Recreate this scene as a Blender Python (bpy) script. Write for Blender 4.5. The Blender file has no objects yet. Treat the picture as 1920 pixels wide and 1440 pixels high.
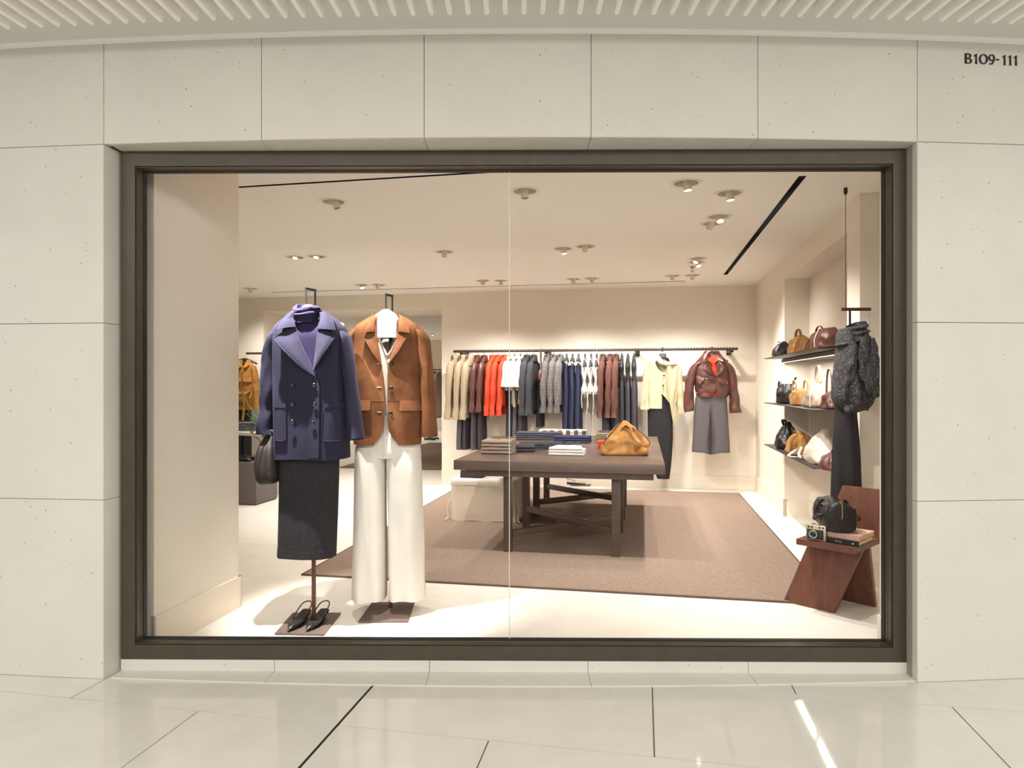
import bpy, bmesh, math, random
from math import sin, cos, pi, radians, sqrt
from mathutils import Vector, Matrix, noise
from mathutils.geometry import tessellate_polygon

V = Vector
SC = bpy.context.scene
COL = SC.collection
random.seed(7)

# ---------------------------------------------------------------- camera, world, exposure
H = 1.35                      # eye height
F = 1280.0                    # focal length in pixels of the 1920 px frame
cam_d = bpy.data.cameras.new('camera')
cam_d.sensor_width = 36.0
cam_d.lens = 36.0 * F / 1920.0
cam_d.clip_start = 0.05
cam = bpy.data.objects.new('camera', cam_d)
cam.location = (0, 0, H)
cam.rotation_euler = (pi / 2, 0, 0)
COL.objects.link(cam)
SC.camera = cam

SC.view_settings.view_transform = 'Standard'
SC.view_settings.look = 'None'
SC.view_settings.exposure = 0.0
SC.view_settings.gamma = 1.0
SC.view_settings.use_curve_mapping = False

world = bpy.data.worlds.new('mall')
SC.world = world
world.use_nodes = True
bg = world.node_tree.nodes['Background']
bg.inputs['Color'].default_value = (1.0, 0.995, 0.965, 1)
bg.inputs['Strength'].default_value = 0.90

def area_light(name, loc, rot, sx, sy, power, color):
    d = bpy.data.lights.new(name, 'AREA')
    d.shape = 'RECTANGLE'; d.size = sx; d.size_y = sy
    d.energy = power; d.color = color
    o = bpy.data.objects.new(name, d)
    o.location = loc; o.rotation_euler = rot
    COL.objects.link(o)
    return o
# the mall's own ceiling light, a long panel in the hall behind the photographer
area_light('hall_light', (0.3, -4.2, 3.6), (radians(35), 0, 0), 9.0, 2.5, 300, (1.0, 0.99, 0.96))
# unseen fill added below the ceiling fins to brighten the upper stone front
area_light('facade_fill', (0.0, 0.75, 2.83), (radians(28), 0, 0), 8.4, 0.6, 112, (1.0, 0.99, 0.955))

WARM = (1.0, 0.968, 0.925)
SPOT_W = 98.0

# ---------------------------------------------------------------- coordinates
TH = radians(10.84)           # the shop's grid is turned against the shop window
RX, RY = cos(TH), -sin(TH)    # shop axis a (to the right)
DX, DY = sin(TH), cos(TH)     # shop axis b (into the depth)
SHOP_ROT = -TH

def I(a, b, z=0.0):
    return V((RX * a + DX * b, RY * a + DY * b, z))

def P(px, py, Y):
    return V(((px - 960) * Y / F, Y, H - (py - 720) * Y / F))

def Yb(px, b):                # depth where the sight line of column px meets plane b
    rho = (px - 960) / F
    return b / (DX * rho + DY)

def Ya(px, a):
    rho = (px - 960) / F
    return a / (RX * rho + RY)

def ab(px, Y):
    X = (px - 960) * Y / F
    return (RX * X + RY * Y, DX * X + DY * Y)

# ---------------------------------------------------------------- mesh helpers
def lerp(a, b, t):
    return a + (b - a) * t

def interp(tab, x):
    """smooth interpolation of rows [(x, v1, v2, ...)] sorted by x"""
    if x <= tab[0][0]:
        return tab[0][1:]
    if x >= tab[-1][0]:
        return tab[-1][1:]
    for i in range(len(tab) - 1):
        if tab[i][0] <= x <= tab[i + 1][0]:
            break
    p0 = tab[max(i - 1, 0)]; p1 = tab[i]; p2 = tab[i + 1]; p3 = tab[min(i + 2, len(tab) - 1)]
    h = p2[0] - p1[0]
    t = (x - p1[0]) / h
    out = []
    for k in range(1, len(p1)):
        m1 = (p2[k] - p0[k]) / max(p2[0] - p0[0], 1e-6) * h
        m2 = (p3[k] - p1[k]) / max(p3[0] - p1[0], 1e-6) * h
        s = (p2[k] - p1[k])
        # monotone limiter
        if s == 0: m1 = m2 = 0
        else:
            m1 = max(min(m1 / s, 2.5), 0) * s
            m2 = max(min(m2 / s, 2.5), 0) * s
        t2, t3 = t * t, t * t * t
        out.append((2*t3-3*t2+1)*p1[k] + (t3-2*t2+t)*m1 + (-2*t3+3*t2)*p2[k] + (t3-t2)*m2)
    return tuple(out)

def resample(pts, n):
    """Catmull-Rom through pts, n samples"""
    pts = [V(p) for p in pts]
    m = len(pts) - 1
    out = []
    for i in range(n):
        s = i / (n - 1) * m
        k = min(int(s), m - 1); t = s - k
        p1, p2 = pts[k], pts[k + 1]
        p0 = pts[k - 1] if k > 0 else p1 * 2 - p2
        p3 = pts[k + 2] if k + 2 <= m else p2 * 2 - p1
        out.append(0.5 * ((2*p1) + (p2-p0)*t + (2*p0-5*p1+4*p2-p3)*t*t + (3*p1-p0-3*p2+p3)*t*t*t))
    return out

def nz(x, y=0.0, z=0.0):
    return noise.noise(V((x, y, z)))

class MB:
    def __init__(self):
        self.v = []; self.f = []
    def add(self, vs, fs):
        o = len(self.v)
        self.v += [V(p) for p in vs]
        self.f += [tuple(i + o for i in f) for f in fs]
        return self
    def grid(self, rows, closed=False, cap0=False, cap1=False):
        n = len(rows[0]); vs = [p for r in rows for p in r]; fs = []
        for i in range(len(rows) - 1):
            for j in range(n if closed else n - 1):
                k = (j + 1) % n
                fs.append((i*n+j, i*n+k, (i+1)*n+k, (i+1)*n+j))
        if cap0: fs.append(tuple(reversed(range(n))))
        if cap1: fs.append(tuple((len(rows)-1)*n + j for j in range(n)))
        return self.add(vs, fs)
    def box(self, c, s, M=None, bev=0.0):
        hx, hy, hz = s[0]/2, s[1]/2, s[2]/2
        c = V(c)
        if bev <= 0:
            vs = [V((x*hx, y*hy, z*hz)) for x in (-1,1) for y in (-1,1) for z in (-1,1)]
            fs = [(0,1,3,2),(4,6,7,5),(0,4,5,1),(2,3,7,6),(0,2,6,4),(1,5,7,3)]
        else:
            b = min(bev, hx*.9, hy*.9, hz*.9)
            bm = bmesh.new()
            bmesh.ops.create_cube(bm, size=1.0)
            for v in bm.verts: v.co = V((v.co.x*2*hx, v.co.y*2*hy, v.co.z*2*hz))
            bmesh.ops.bevel(bm, geom=list(bm.edges), offset=b, segments=2, profile=.5, affect='EDGES')
            bm.verts.index_update()
            vs = [v.co.copy() for v in bm.verts]; fs = [tuple(v.index for v in f.verts) for f in bm.faces]
            bm.free()
        if M is not None: vs = [M @ p for p in vs]
        return self.add([p + c for p in vs], fs)
    def prism(self, poly, z0, z1):
        n = len(poly)
        vs = [V((p[0], p[1], z0)) for p in poly] + [V((p[0], p[1], z1)) for p in poly]
        fs = [tuple(reversed(range(n))), tuple(range(n, 2*n))]
        fs += [(i, (i+1) % n, n + (i+1) % n, n + i) for i in range(n)]
        return self.add(vs, fs)
    def tube(self, path, r, n=8, cap=True, ref=(1, 0, 0), ry=None):
        path = [V(p) for p in path]; rows = []; m = len(path)
        ref = V(ref)
        for i, p in enumerate(path):
            t = (path[min(i+1, m-1)] - path[max(i-1, 0)]).normalized()
            s = ref - t * ref.dot(t)
            if s.length < 1e-3:
                s = V((0, 0, 1)) - t * t.z
                if s.length < 1e-3: s = V((0, 1, 0)) - t * t.y
            s.normalize(); o = t.cross(s)
            a = r[i] if isinstance(r, (list, tuple)) else r
            b = a if ry is None else (ry[i] if isinstance(ry, (list, tuple)) else ry)
            rows.append([p + s*a*cos(2*pi*k/n) + o*b*sin(2*pi*k/n) for k in range(n)])
            ref = s if ry is None else ref
        return self.grid(rows, True, cap, cap)
    def lathe(self, prof, n=24, M=None):
        rows = [[V((r*cos(2*pi*k/n), r*sin(2*pi*k/n), z)) for k in range(n)] for r, z in prof]
        if M is not None: rows = [[M @ p for p in row] for row in rows]
        return self.grid(rows, True, True, True)
    def sheet(self, rows, off):
        """closed solid from a grid of points; off(i, j, p) gives the back point"""
        n = len(rows[0]); m = len(rows)
        back = [[off(i, j, p) for j, p in enumerate(r)] for i, r in enumerate(rows)]
        vs = [p for r in rows for p in r] + [p for r in back for p in r]
        N = n*m; fs = []
        for i in range(m-1):
            for j in range(n-1):
                a, b, c, d = i*n+j, i*n+j+1, (i+1)*n+j+1, (i+1)*n+j
                fs.append((a, b, c, d)); fs.append((N+d, N+c, N+b, N+a))
        for j in range(n-1):
            fs.append((j+1, j, N+j, N+j+1))
            a = (m-1)*n+j; fs.append((a, a+1, N+a+1, N+a))
        for i in range(m-1):
            a, b = i*n, (i+1)*n; fs.append((a, b, N+b, N+a))
            a, b = i*n+n-1, (i+1)*n+n-1; fs.append((b, a, N+a, N+b))
        return self.add(vs, fs)
    def mesh(self, name, mat, angle=42, fix=True):
        me = bpy.data.meshes.new(name)
        me.from_pydata([tuple(p) for p in self.v], [], self.f)
        if fix:
            bm = bmesh.new(); bm.from_mesh(me)
            bmesh.ops.recalc_face_normals(bm, faces=list(bm.faces))
            bm.to_mesh(me); bm.free()
        if angle:
            me.polygons.foreach_set('use_smooth', [True]*len(me.polygons))
            me.set_sharp_from_angle(angle=radians(angle))
        me.materials.append(mat)
        me.update()
        return me
    def build(self, name, mat, parent=None, world=False, loc=None, angle=42, fix=True):
        """world=True: vertices are world coordinates (parent chain has its transform only on the root)"""
        if world and parent is not None:
            r = parent
            while r.parent is not None: r = r.parent
            M = r.matrix_basis.inverted()
            self.v = [M @ p for p in self.v]
        if parent is None and loc is not None:
            loc = V(loc)
            self.v = [p - loc for p in self.v]
        o = bpy.data.objects.new(name, self.mesh(name, mat, angle, fix))
        COL.objects.link(o)
        if parent is not None: o.parent = parent
        elif loc is not None: o.location = loc
        return o

def tag(o, label, cat, group=None):
    o['label'] = label; o['category'] = cat
    if group: o['group'] = group
    return o

def thing(name, loc, rz=0.0, label=None, cat=None, group=None):
    o = bpy.data.objects.new(name, None)
    o.empty_display_size = .1
    COL.objects.link(o)
    o.location = loc; o.rotation_euler = (0, 0, rz)
    if label: tag(o, label, cat, group)
    return o

def structure(o):
    o['kind'] = 'structure'
    return o

def copy_tree(o, parent=None):
    c = o.copy(); COL.objects.link(c)
    if parent is not None: c.parent = parent
    for ch in list(KIDS.get(o.name, ())) or [x for x in o.children]:
        copy_tree(ch, c)
    return c
KIDS = {}

# ---------------------------------------------------------------- materials
def srgb(c):
    c = [x / 255.0 for x in c]
    return tuple((x / 12.92 if x <= .04045 else ((x + .055) / 1.055) ** 2.4) for x in c) + (1,)

MATS = {}
def mat(name, col, rough=.6, kind='plain', col2=None, scale=100., bump=.0, metal=0., sheen=0., coat=0., stretch=None, spec=.5, detail=3., emit=0.):
    if name in MATS: return MATS[name]
    m = bpy.data.materials.new(name); MATS[name] = m
    m.use_nodes = True
    nt = m.node_tree; N = nt.nodes; L = nt.links
    b = N['Principled BSDF']
    c1 = srgb(col); c2 = srgb(col2) if col2 else c1
    b.inputs['Base Color'].default_value = c1
    b.inputs['Roughness'].default_value = rough
    b.inputs['Metallic'].default_value = metal
    b.inputs['Specular IOR Level'].default_value = spec
    if sheen:
        b.inputs['Sheen Weight'].default_value = sheen
        b.inputs['Sheen Roughness'].default_value = .45
        b.inputs['Sheen Tint'].default_value = tuple(min(1, x*2.2+.05) for x in c1[:3]) + (1,)
    if coat:
        b.inputs['Coat Weight'].default_value = coat
        b.inputs['Coat Roughness'].default_value = .1
    if emit:
        b.inputs['Emission Color'].default_value = c1
        b.inputs['Emission Strength'].default_value = emit
    if kind == 'plain': return m
    tc = N.new('ShaderNodeTexCoord'); mp = N.new('ShaderNodeMapping')
    L.new(tc.outputs['Object'], mp.inputs['Vector'])
    if stretch: mp.inputs['Scale'].default_value = stretch
    def mixcol(fac, a, bb):
        x = N.new('ShaderNodeMix'); x.data_type = 'RGBA'
        L.new(fac, x.inputs['Factor'])
        for s, c in ((6, a), (7, bb)):
            if hasattr(c, 'is_linked'): L.new(c, x.inputs[s])
            else: x.inputs[s].default_value = c
        return x.outputs[2]
    def ramp(fac, lo, hi):
        x = N.new('ShaderNodeMapRange')
        x.inputs['From Min'].default_value = lo; x.inputs['From Max'].default_value = hi
        L.new(fac, x.inputs['Value'])
        return x.outputs['Result']
    def tex(sc, det=3., rgh=.55):
        t = N.new('ShaderNodeTexNoise')
        t.inputs['Scale'].default_value = sc; t.inputs['Detail'].default_value = det
        t.inputs['Roughness'].default_value = rgh
        L.new(mp.outputs['Vector'], t.inputs['Vector'])
        return t.outputs['Fac']
    hgt = None
    if kind == 'wool':
        t = tex(scale, detail, .7)
        L.new(mixcol(ramp(t, .3, .7), c1, c2), b.inputs['Base Color']); hgt = t
    elif kind == 'fleck':
        t = tex(scale, 2., .5); t2 = tex(scale*.35, 2., .5)
        dk = tuple(x*.55 for x in c1[:3]) + (1,)
        base = mixcol(ramp(t2, .35, .65), c1, dk)
        L.new(mixcol(ramp(t, .63, .70), base, c2), b.inputs['Base Color']); hgt = t
    elif kind == 'suede':
        t = tex(scale, 4., .6); t2 = tex(scale*30, 2.)
        L.new(mixcol(ramp(t, .33, .67), c1, c2), b.inputs['Base Color']); hgt = t2
    elif kind == 'leather':
        v = N.new('ShaderNodeTexVoronoi'); v.inputs['Scale'].default_value = scale
        L.new(mp.outputs['Vector'], v.inputs['Vector'])
        t = tex(scale*.06, 3.)
        L.new(mixcol(ramp(t, .3, .7), c1, c2), b.inputs['Base Color'])
        a = N.new('ShaderNodeMath'); a.operation = 'MULTIPLY_ADD'; a.inputs[1].default_value = 1.2
        L.new(t, a.inputs[0]); L.new(v.outputs['Distance'], a.inputs[2]); hgt = a.outputs[0]
    elif kind == 'wood':
        t = tex(scale, 5., .65); t2 = tex(scale*5, 3., .6)
        a = N.new('ShaderNodeMath'); a.operation = 'MULTIPLY_ADD'; a.inputs[1].default_value = .5
        L.new(t2, a.inputs[0]); L.new(t, a.inputs[2])
        L.new(mixcol(ramp(a.outputs[0], .5, 1.0), c1, c2), b.inputs['Base Color']); hgt = t2
    elif kind == 'stone':
        t = tex(2.2, 4., .6); g = tex(260., 2.)
        base = mixcol(ramp(t, .3, .7), c1, c2)
        dark = tuple(x*.80 for x in c1[:3]) + (1,)
        base = mixcol(ramp(g, .62, .74), base, dark)
        v = N.new('ShaderNodeTexVoronoi'); v.inputs['Scale'].default_value = 40.; v.inputs['Randomness'].default_value = 1
        L.new(mp.outputs['Vector'], v.inputs['Vector'])
        sep = N.new('ShaderNodeSeparateColor'); L.new(v.outputs['Color'], sep.inputs[0])
        th = N.new('ShaderNodeMath'); th.operation = 'MULTIPLY'; th.inputs[1].default_value = .15
        pw = N.new('ShaderNodeMath'); pw.operation = 'POWER'; pw.inputs[1].default_value = 5.
        L.new(sep.outputs[0], pw.inputs[0]); L.new(pw.outputs[0], th.inputs[0])
        lt = N.new('ShaderNodeMath'); lt.operation = 'LESS_THAN'
        L.new(v.outputs['Distance'], lt.inputs[0]); L.new(th.outputs[0], lt.inputs[1])
        sp = srgb((150, 132, 106))
        L.new(mixcol(lt.outputs[0], base, sp), b.inputs['Base Color']); hgt = g
    elif kind == 'check':        # woven checks
        x = N.new('ShaderNodeTexChecker'); x.inputs['Scale'].default_value = scale
        x.inputs['Color1'].default_value = c1; x.inputs['Color2'].default_value = c2
        L.new(mp.outputs['Vector'], x.inputs['Vector'])
        L.new(x.outputs['Color'], b.inputs['Base Color']); hgt = tex(300, 2.)
    if bump and hgt is not None:
        bp = N.new('ShaderNodeBump'); bp.inputs['Strength'].default_value = bump
        bp.inputs['Distance'].default_value = .004
        L.new(hgt, bp.inputs['Height']); L.new(bp.outputs['Normal'], b.inputs['Normal'])
    return m

def glass_mat():
    m = bpy.data.materials.new('window_glass'); m.use_nodes = True
    nt = m.node_tree; N = nt.nodes; L = nt.links
    for n in list(N): N.remove(n)
    out = N.new('ShaderNodeOutputMaterial'); mx = N.new('ShaderNodeMixShader')
    tr = N.new('ShaderNodeBsdfTransparent'); gl = N.new('ShaderNodeBsdfGlossy'); fr = N.new('ShaderNodeFresnel')
    tr.inputs['Color'].default_value = (.99, .995, .99, 1)
    gl.inputs['Roughness'].default_value = .0
    gl.inputs['Color'].default_value = (.5, .5, .5, 1)
    fr.inputs['IOR'].default_value = 1.16
    L.new(fr.outputs[0], mx.inputs[0]); L.new(tr.outputs[0], mx.inputs[1]); L.new(gl.outputs[0], mx.inputs[2])
    L.new(mx.outputs[0], out.inputs[0])
    return m

mat('stone', (211, 207, 196), .55, 'stone', (204, 200, 189), bump=.08, spec=.3)
mat('stone_base', (150, 143, 128), .8)
mat('mall_tile', (208, 204, 192), .05, 'wool', (216, 212, 200), scale=3.5, spec=.55)
mat('mall_grout', (128, 118, 100), .7)
mat('black_joint', (22, 22, 24), .7)
mat('plaster', (241, 231, 216), .85, 'wool', (238, 227, 211), scale=3., spec=.15)
mat('ceiling_paint', (247, 243, 234), .85, spec=.1)
mat('skirting', (236, 224, 206), .6, spec=.3)
mat('shop_tile', (236, 229, 218), .42, 'wool', (229, 220, 207), scale=5., spec=.35)
mat('shop_grout', (250, 238, 220), .8)
mat('soffit_paint', (218, 219, 213), .6)
mat('fin_paint', (250, 247, 240), .5)
mat('white_trim', (248, 248, 245), .5)
mat('bronze', (78, 70, 58), .42, 'wool', (70, 62, 50), scale=12., metal=.35, spec=.5, stretch=(1, 1, 1))
mat('bronze_bead', (120, 104, 86), .3, metal=.7)
mat('gasket', (14, 15, 18), .6)
mat('silicone', (205, 200, 190), .4)
mat('black_ink', (16, 16, 18), .5)
mat('slot_black', (10, 10, 10), .8)
mat('lamp_white', (240, 228, 208), .6)
mat('lens_glow', (255, 246, 230), .5, emit=14.)
mat('strip_glow', (255, 242, 222), .5, emit=3.)
mat('lens_dark', (60, 56, 52), .3)
mat('dark_metal', (62, 54, 49), .45, metal=.2)
mat('plate_metal', (104, 88, 80), .55, 'wool', (98, 82, 74), scale=30., spec=.3)
mat('black_metal', (30, 28, 27), .45, metal=.2)
mat('steel', (170, 165, 158), .25, metal=1.)
mat('walnut', (96, 58, 44), .42, 'wood', (74, 43, 33), scale=3., stretch=(3, 3, .5), bump=.05, spec=.4)
mat('table_wood', (100, 81, 72), .33, 'wood', (86, 69, 61), scale=6., stretch=(.6, 5, 5), bump=.04, spec=.45)
mat('chair_wood', (122, 76, 58), .42, 'wood', (88, 52, 40), scale=4., stretch=(5, 5, .6), bump=.08, spec=.4)
mat('rug', (166, 144, 128), .95, 'wool', (116, 98, 85), scale=150., bump=.6, spec=.1, detail=2.)
mat('rug_edge', (96, 76, 64), .95)
mat('linen', (228, 214, 196), .9, 'wool', (216, 200, 180), scale=220., bump=.3, spec=.1)
mat('linen_light', (226, 216, 204), .9, 'wool', (214, 203, 190), scale=220., bump=.3, spec=.1)
mat('coat_wool', (51, 48, 66), .9, 'wool', (33, 31, 47), scale=160., bump=.22, sheen=.3, spec=.15)
mat('navy_knit', (50, 43, 72), .9, 'wool', (38, 32, 58), scale=300., bump=.3, sheen=.4, spec=.15)
mat('button_black', (26, 24, 26), .2, spec=.6)
mat('suede', (132, 86, 56), .85, 'suede', (104, 64, 38), scale=11., bump=.25, sheen=.35, spec=.15)
mat('knit_white', (214, 198, 184), .9, 'wool', (198, 182, 168), scale=260., bump=.35, spec=.1)
mat('denim_white', (232, 225, 215), .85, 'wool', (222, 214, 203), scale=320., bump=.25, spec=.15)
mat('skirt_wool', (58, 55, 57), .95, 'wool', (34, 32, 34), scale=160., bump=.3, sheen=.2, spec=.1)
mat('leather_brown_dark', (42, 33, 29), .52, 'leather', (31, 24, 21), scale=240., bump=.35, spec=.3)
mat('leather_black', (34, 31, 31), .3, 'leather', (28, 25, 25), scale=260., bump=.2)
mat('leather_black_soft', (44, 42, 46), .4, 'leather', (34, 32, 36), scale=260., bump=.25)
mat('leather_wine', (98, 57, 48), .33, 'leather', (78, 43, 37), scale=200., bump=.25)
mat('leather_cream', (222, 208, 193), .5, 'leather', (222, 206, 190), scale=200., bump=.2)
mat('leather_beige', (186, 165, 145), .5, 'leather', (170, 148, 130), scale=200., bump=.2)
mat('suede_tan', (178, 134, 84), .85, 'suede', (146, 98, 48), scale=14., bump=.25, sheen=.3, spec=.15)
mat('zip_gold', (200, 170, 110), .3, metal=.9)
mat('melange', (72, 69, 70), .95, 'fleck', (176, 170, 164), scale=180., bump=.8, spec=.1)
mat('melange_fleck', (190, 184, 176), .95)
mat('black_cloth', (46, 43, 44), .8, 'wool', (38, 35, 37), scale=200., bump=.2, spec=.2)
mat('beige_wool', (182, 164, 138), .95, 'wool', (150, 132, 108), scale=190., bump=.6, spec=.1)
mat('red_cloth', (214, 78, 52), .8, 'wool', (196, 66, 42), scale=200., bump=.15, spec=.15)
mat('white_cloth', (222, 216, 208), .8, 'wool', (210, 203, 195), scale=200., bump=.15, spec=.15)
mat('stone_silk', (206, 190, 168), .55, 'wool', (196, 178, 156), scale=90., bump=.1)
mat('charcoal_wool', (74, 72, 76), .9, 'wool', (60, 58, 62), scale=300., bump=.3, spec=.12)
mat('grey_wool', (104, 98, 98), .9, 'wool', (82, 77, 78), scale=300., bump=.3, spec=.12)
mat('tweed', (132, 126, 122), .95, 'wool', (60, 58, 60), scale=110., bump=.6, spec=.1, detail=1.)
mat('navy_cloth', (58, 60, 84), .85, 'wool', (46, 48, 70), scale=200., bump=.2, spec=.15)
mat('boucle', (116, 80, 70), .95, 'wool', (80, 52, 45), scale=120., bump=.9, spec=.1, detail=2.)
mat('cream_silk', (204, 190, 156), .6, 'wool', (192, 178, 144), scale=60., bump=.1, sheen=.2)
mat('hanger_grey', (62, 59, 60), .4)
mat('plaid', (222, 204, 178), .85, 'check', (92, 84, 96), scale=22., bump=.1)
mat('olive_cloth', (128, 116, 98), .85, 'wool', (110, 98, 82), scale=200., bump=.2)
mat('lilac_cloth', (226, 216, 224), .85, 'wool', (206, 194, 206), scale=200., bump=.2)
mat('taupe_cloth', (150, 132, 116), .88, 'wool', (132, 114, 98), scale=240., bump=.3)
mat('denim_dark', (72, 72, 84), .8, 'wool', (52, 52, 64), scale=200., bump=.2)
mat('denim_blue', (110, 140, 186), .8, 'wool', (92, 120, 168), scale=200., bump=.2)
mat('paper', (232, 208, 164), .8, 'wool', (214, 188, 144), scale=140., stretch=(1, 1, 8))
mat('book_pink', (206, 164, 148), .6)
mat('book_black', (24, 23, 24), .5)
mat('print_white', (225, 218, 208), .6)
mat('camera_silver', (206, 192, 170), .35, metal=.5)
mat('camera_leather', (52, 44, 42), .6, 'leather', (42, 36, 34), scale=900., bump=.4)
mat('lens_glass', (18, 18, 26), .05, spec=.8)
mat('plinth_paint', (98, 88, 84), .6)
mat('white_lacquer', (238, 228, 218), .35)
mat('leaf', (88, 124, 52), .6, 'wool', (58, 92, 34), scale=20.)
mat('planter', (214, 186, 166), .7)
mat('knit_grey', (112, 112, 118), .95, 'wool', (84, 84, 92), scale=160., bump=.5)
mat('mustard', (182, 132, 68), .85, 'suede', (150, 102, 46), scale=12., bump=.2, sheen=.2, spec=.15)
mat('chrome', (210, 208, 204), .15, metal=1.)
mat('copper', (170, 120, 96), .3, metal=1.)
MATS['glass'] = glass_mat()
G = MATS
# ================================================================ THE SETTING
FACE_X = [-1.867, -1.126, -.391, .351, 1.098, 1.833]      # joints of the stone front
def face_y(x):
    return 3.03 + (x - .2) ** 2 / 47.0
def frame_y(x):
    return 3.19 - .010 * x
WALL_END = 4.4
Z_HEAD = 2.446
Z_TOP = 2.903
COURSES = [0.0, .819, 1.629, Z_HEAD]
JOINT = .0022

# ---- stone front: curved cladding stones hung on a backing wall
wf = MB()
def curved_slab(mb, x0, x1, z0, z1, y_off, thick, n=6):
    rows = []
    for i in range(n + 1):
        x = lerp(x0, x1, i / n)
        y = face_y(x) + y_off
        rows.append([V((x, y, z0)), V((x, y, z1)), V((x, y + thick, z1)), V((x, y + thick, z0))])
    mb.grid(rows, True, True, True)
for x0, x1, z0, z1 in ((-WALL_END, FACE_X[0], 0, Z_TOP + .5), (FACE_X[-1], WALL_END, 0, Z_TOP + .5), (FACE_X[0], FACE_X[-1], Z_HEAD + .03, Z_TOP + .5)):
    curved_slab(wf, x0, x1, z0, z1, .03, .20, 12)
for x0, x1, z0, z1 in ((-WALL_END, -1.90, 0, Z_TOP+.2), (1.93, WALL_END, 0, Z_TOP+.2), (-1.90, 1.93, 2.46, Z_TOP+.2)):
    wf.box(((x0+x1)/2, 3.36 if abs(x0+x1) < 1 else 3.40, (z0+z1)/2), (x1-x0, .12, z1-z0))  # unseen backing boxes added to block light leaking in around the window
wall_front = structure(wf.build('wall_front', G['stone_base'], loc=(0, 3.03, 0)))

def bev_stone(name, x0, x1, z0, z1, parent, thick=.034, wrap=None, n=6):
    """one cladding stone with a small arris; wrap: 'l'/'r'/'b' = side that turns into the window reveal"""
    b = .0015
    x0i, x1i, z0i, z1i = x0 + JOINT/2, x1 - JOINT/2, z0 + JOINT/2, z1 - JOINT/2
    mb = MB(); rows = []
    xs = [lerp(x0i + b, x1i - b, i / n) for i in range(n + 1)]
    def ring(x, ins, dy):
        y = face_y(x) + dy
        yb = face_y(x) + thick
        return [V((x, yb, z0i)), V((x, face_y(x) + b + dy, z0i + ins)), V((x, y, z0i + b + ins)), V((x, y, z1i - b - ins)), V((x, face_y(x) + b + dy, z1i - ins)), V((x, yb, z1i))]
    rows.append([V((x0i, p.y + (b if 0 < k < 5 else 0), p.z)) for k, p in enumerate(ring(x0i, 0, 0))])
    rows += [ring(x, 0, 0) for x in xs]
    rows.append([V((x1i, p.y + (b if 0 < k < 5 else 0), p.z)) for k, p in enumerate(ring(x1i, 0, 0))])
    mb.grid(rows, True, True, True)
    o = mb.build(name, G['stone'], parent, world=True, angle=30)
    return o
# piers left and right of the window
for (xa, xb) in ((-3.35, FACE_X[0]), (-WALL_END, -3.35)):
    for k in range(3): bev_stone('stone_panel', xa, xb, COURSES[k], COURSES[k+1], wall_front, n=8)
for (xa, xb) in ((FACE_X[-1], 3.32), (3.32, WALL_END)):
    for k in range(3): bev_stone('stone_panel', xa, xb, COURSES[k], COURSES[k+1], wall_front, n=8)
hx = [-WALL_END, -3.35] + FACE_X + [3.32, WALL_END]
for i in range(len(hx) - 1):
    bev_stone('stone_panel', hx[i], hx[i+1], Z_HEAD, Z_TOP + .12, wall_front, n=6)
# ---- reveals: stones that line the recess between wall face and window frame
def hexa(mb, p):      # p: 8 points, bottom 4 then top 4
    mb.add(p, [(0,3,2,1),(4,5,6,7),(0,1,5,4),(1,2,6,5),(2,3,7,6),(3,0,4,7)])
for sgn, xo in ((-1, FACE_X[0]), (1, FACE_X[-1])):
    xi = sgn * 1.838
    for k in range(3):
        mb = MB(); z0, z1 = COURSES[k] + JOINT/2, COURSES[k+1] - JOINT/2
        xf = xo + sgn*-.0012
        y0 = face_y(xo) + .004; y1 = frame_y(xi) + .10
        xb = xi
        pts = []
        for z in (z0, z1):
            pts += [V((xf, y0, z)), V((xf + sgn*.05, y0 + .03, z)), V((xb + sgn*.06, y1, z)), V((xb, y1, z))]
        hexa(mb, pts)
        mb.build('reveal_stone', G['stone'], wall_front, world=True, angle=30)
for i in range(5):
    x0, x1 = FACE_X[i] + JOINT/2, FACE_X[i+1] - JOINT/2
    if i == 0: x0 = -1.838
    if i == 4: x1 = 1.838
    mb = MB(); rows = []
    for k in range(7):
        x = lerp(x0, x1, k/6)
        ya, yb = face_y(x) + .002, frame_y(x) + .10
        rows.append([V((x, ya, Z_HEAD - .001)), V((x, ya + .02, Z_HEAD + .03)), V((x, yb, Z_HEAD + .03)), V((x, yb, Z_HEAD - .002))])
    mb.grid(rows, True, True, True)
    mb.build('reveal_stone', G['stone'], wall_front, world=True, angle=30)
# sill: upstand under the frame and flat slabs in front of it
sx = [-1.838, -1.114, -.386, .354, 1.10, 1.838]
for i in range(5):
    x0, x1 = sx[i] + JOINT/2, sx[i+1] - JOINT/2
    mb = MB(); rows = []
    for k in range(5):
        x = lerp(x0, x1, k/4); yf = frame_y(x) - .001
        rows.append([V((x, yf, .004)), V((x, yf, .056)), V((x, yf + .16, .056)), V((x, yf + .16, .004))])
    mb.grid(rows, True, True, True)
    mb.build('sill_stone', G['stone'], wall_front, world=True, angle=30)
    mb = MB(); rows = []
    for k in range(5):
        x = lerp(x0, x1, k/4); ya, yb = face_y(x) + .012, frame_y(x) + .02
        if i == 0 and k == 0: ya = face_y(x) + .012
        rows.append([V((x, ya, -.03)), V((x, ya, .005)), V((x, yb, .005)), V((x, yb, -.03))])
    mb.grid(rows, True, True, True)
    mb.build('sill_slab', G['stone'], wall_front, world=True, angle=30)

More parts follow.
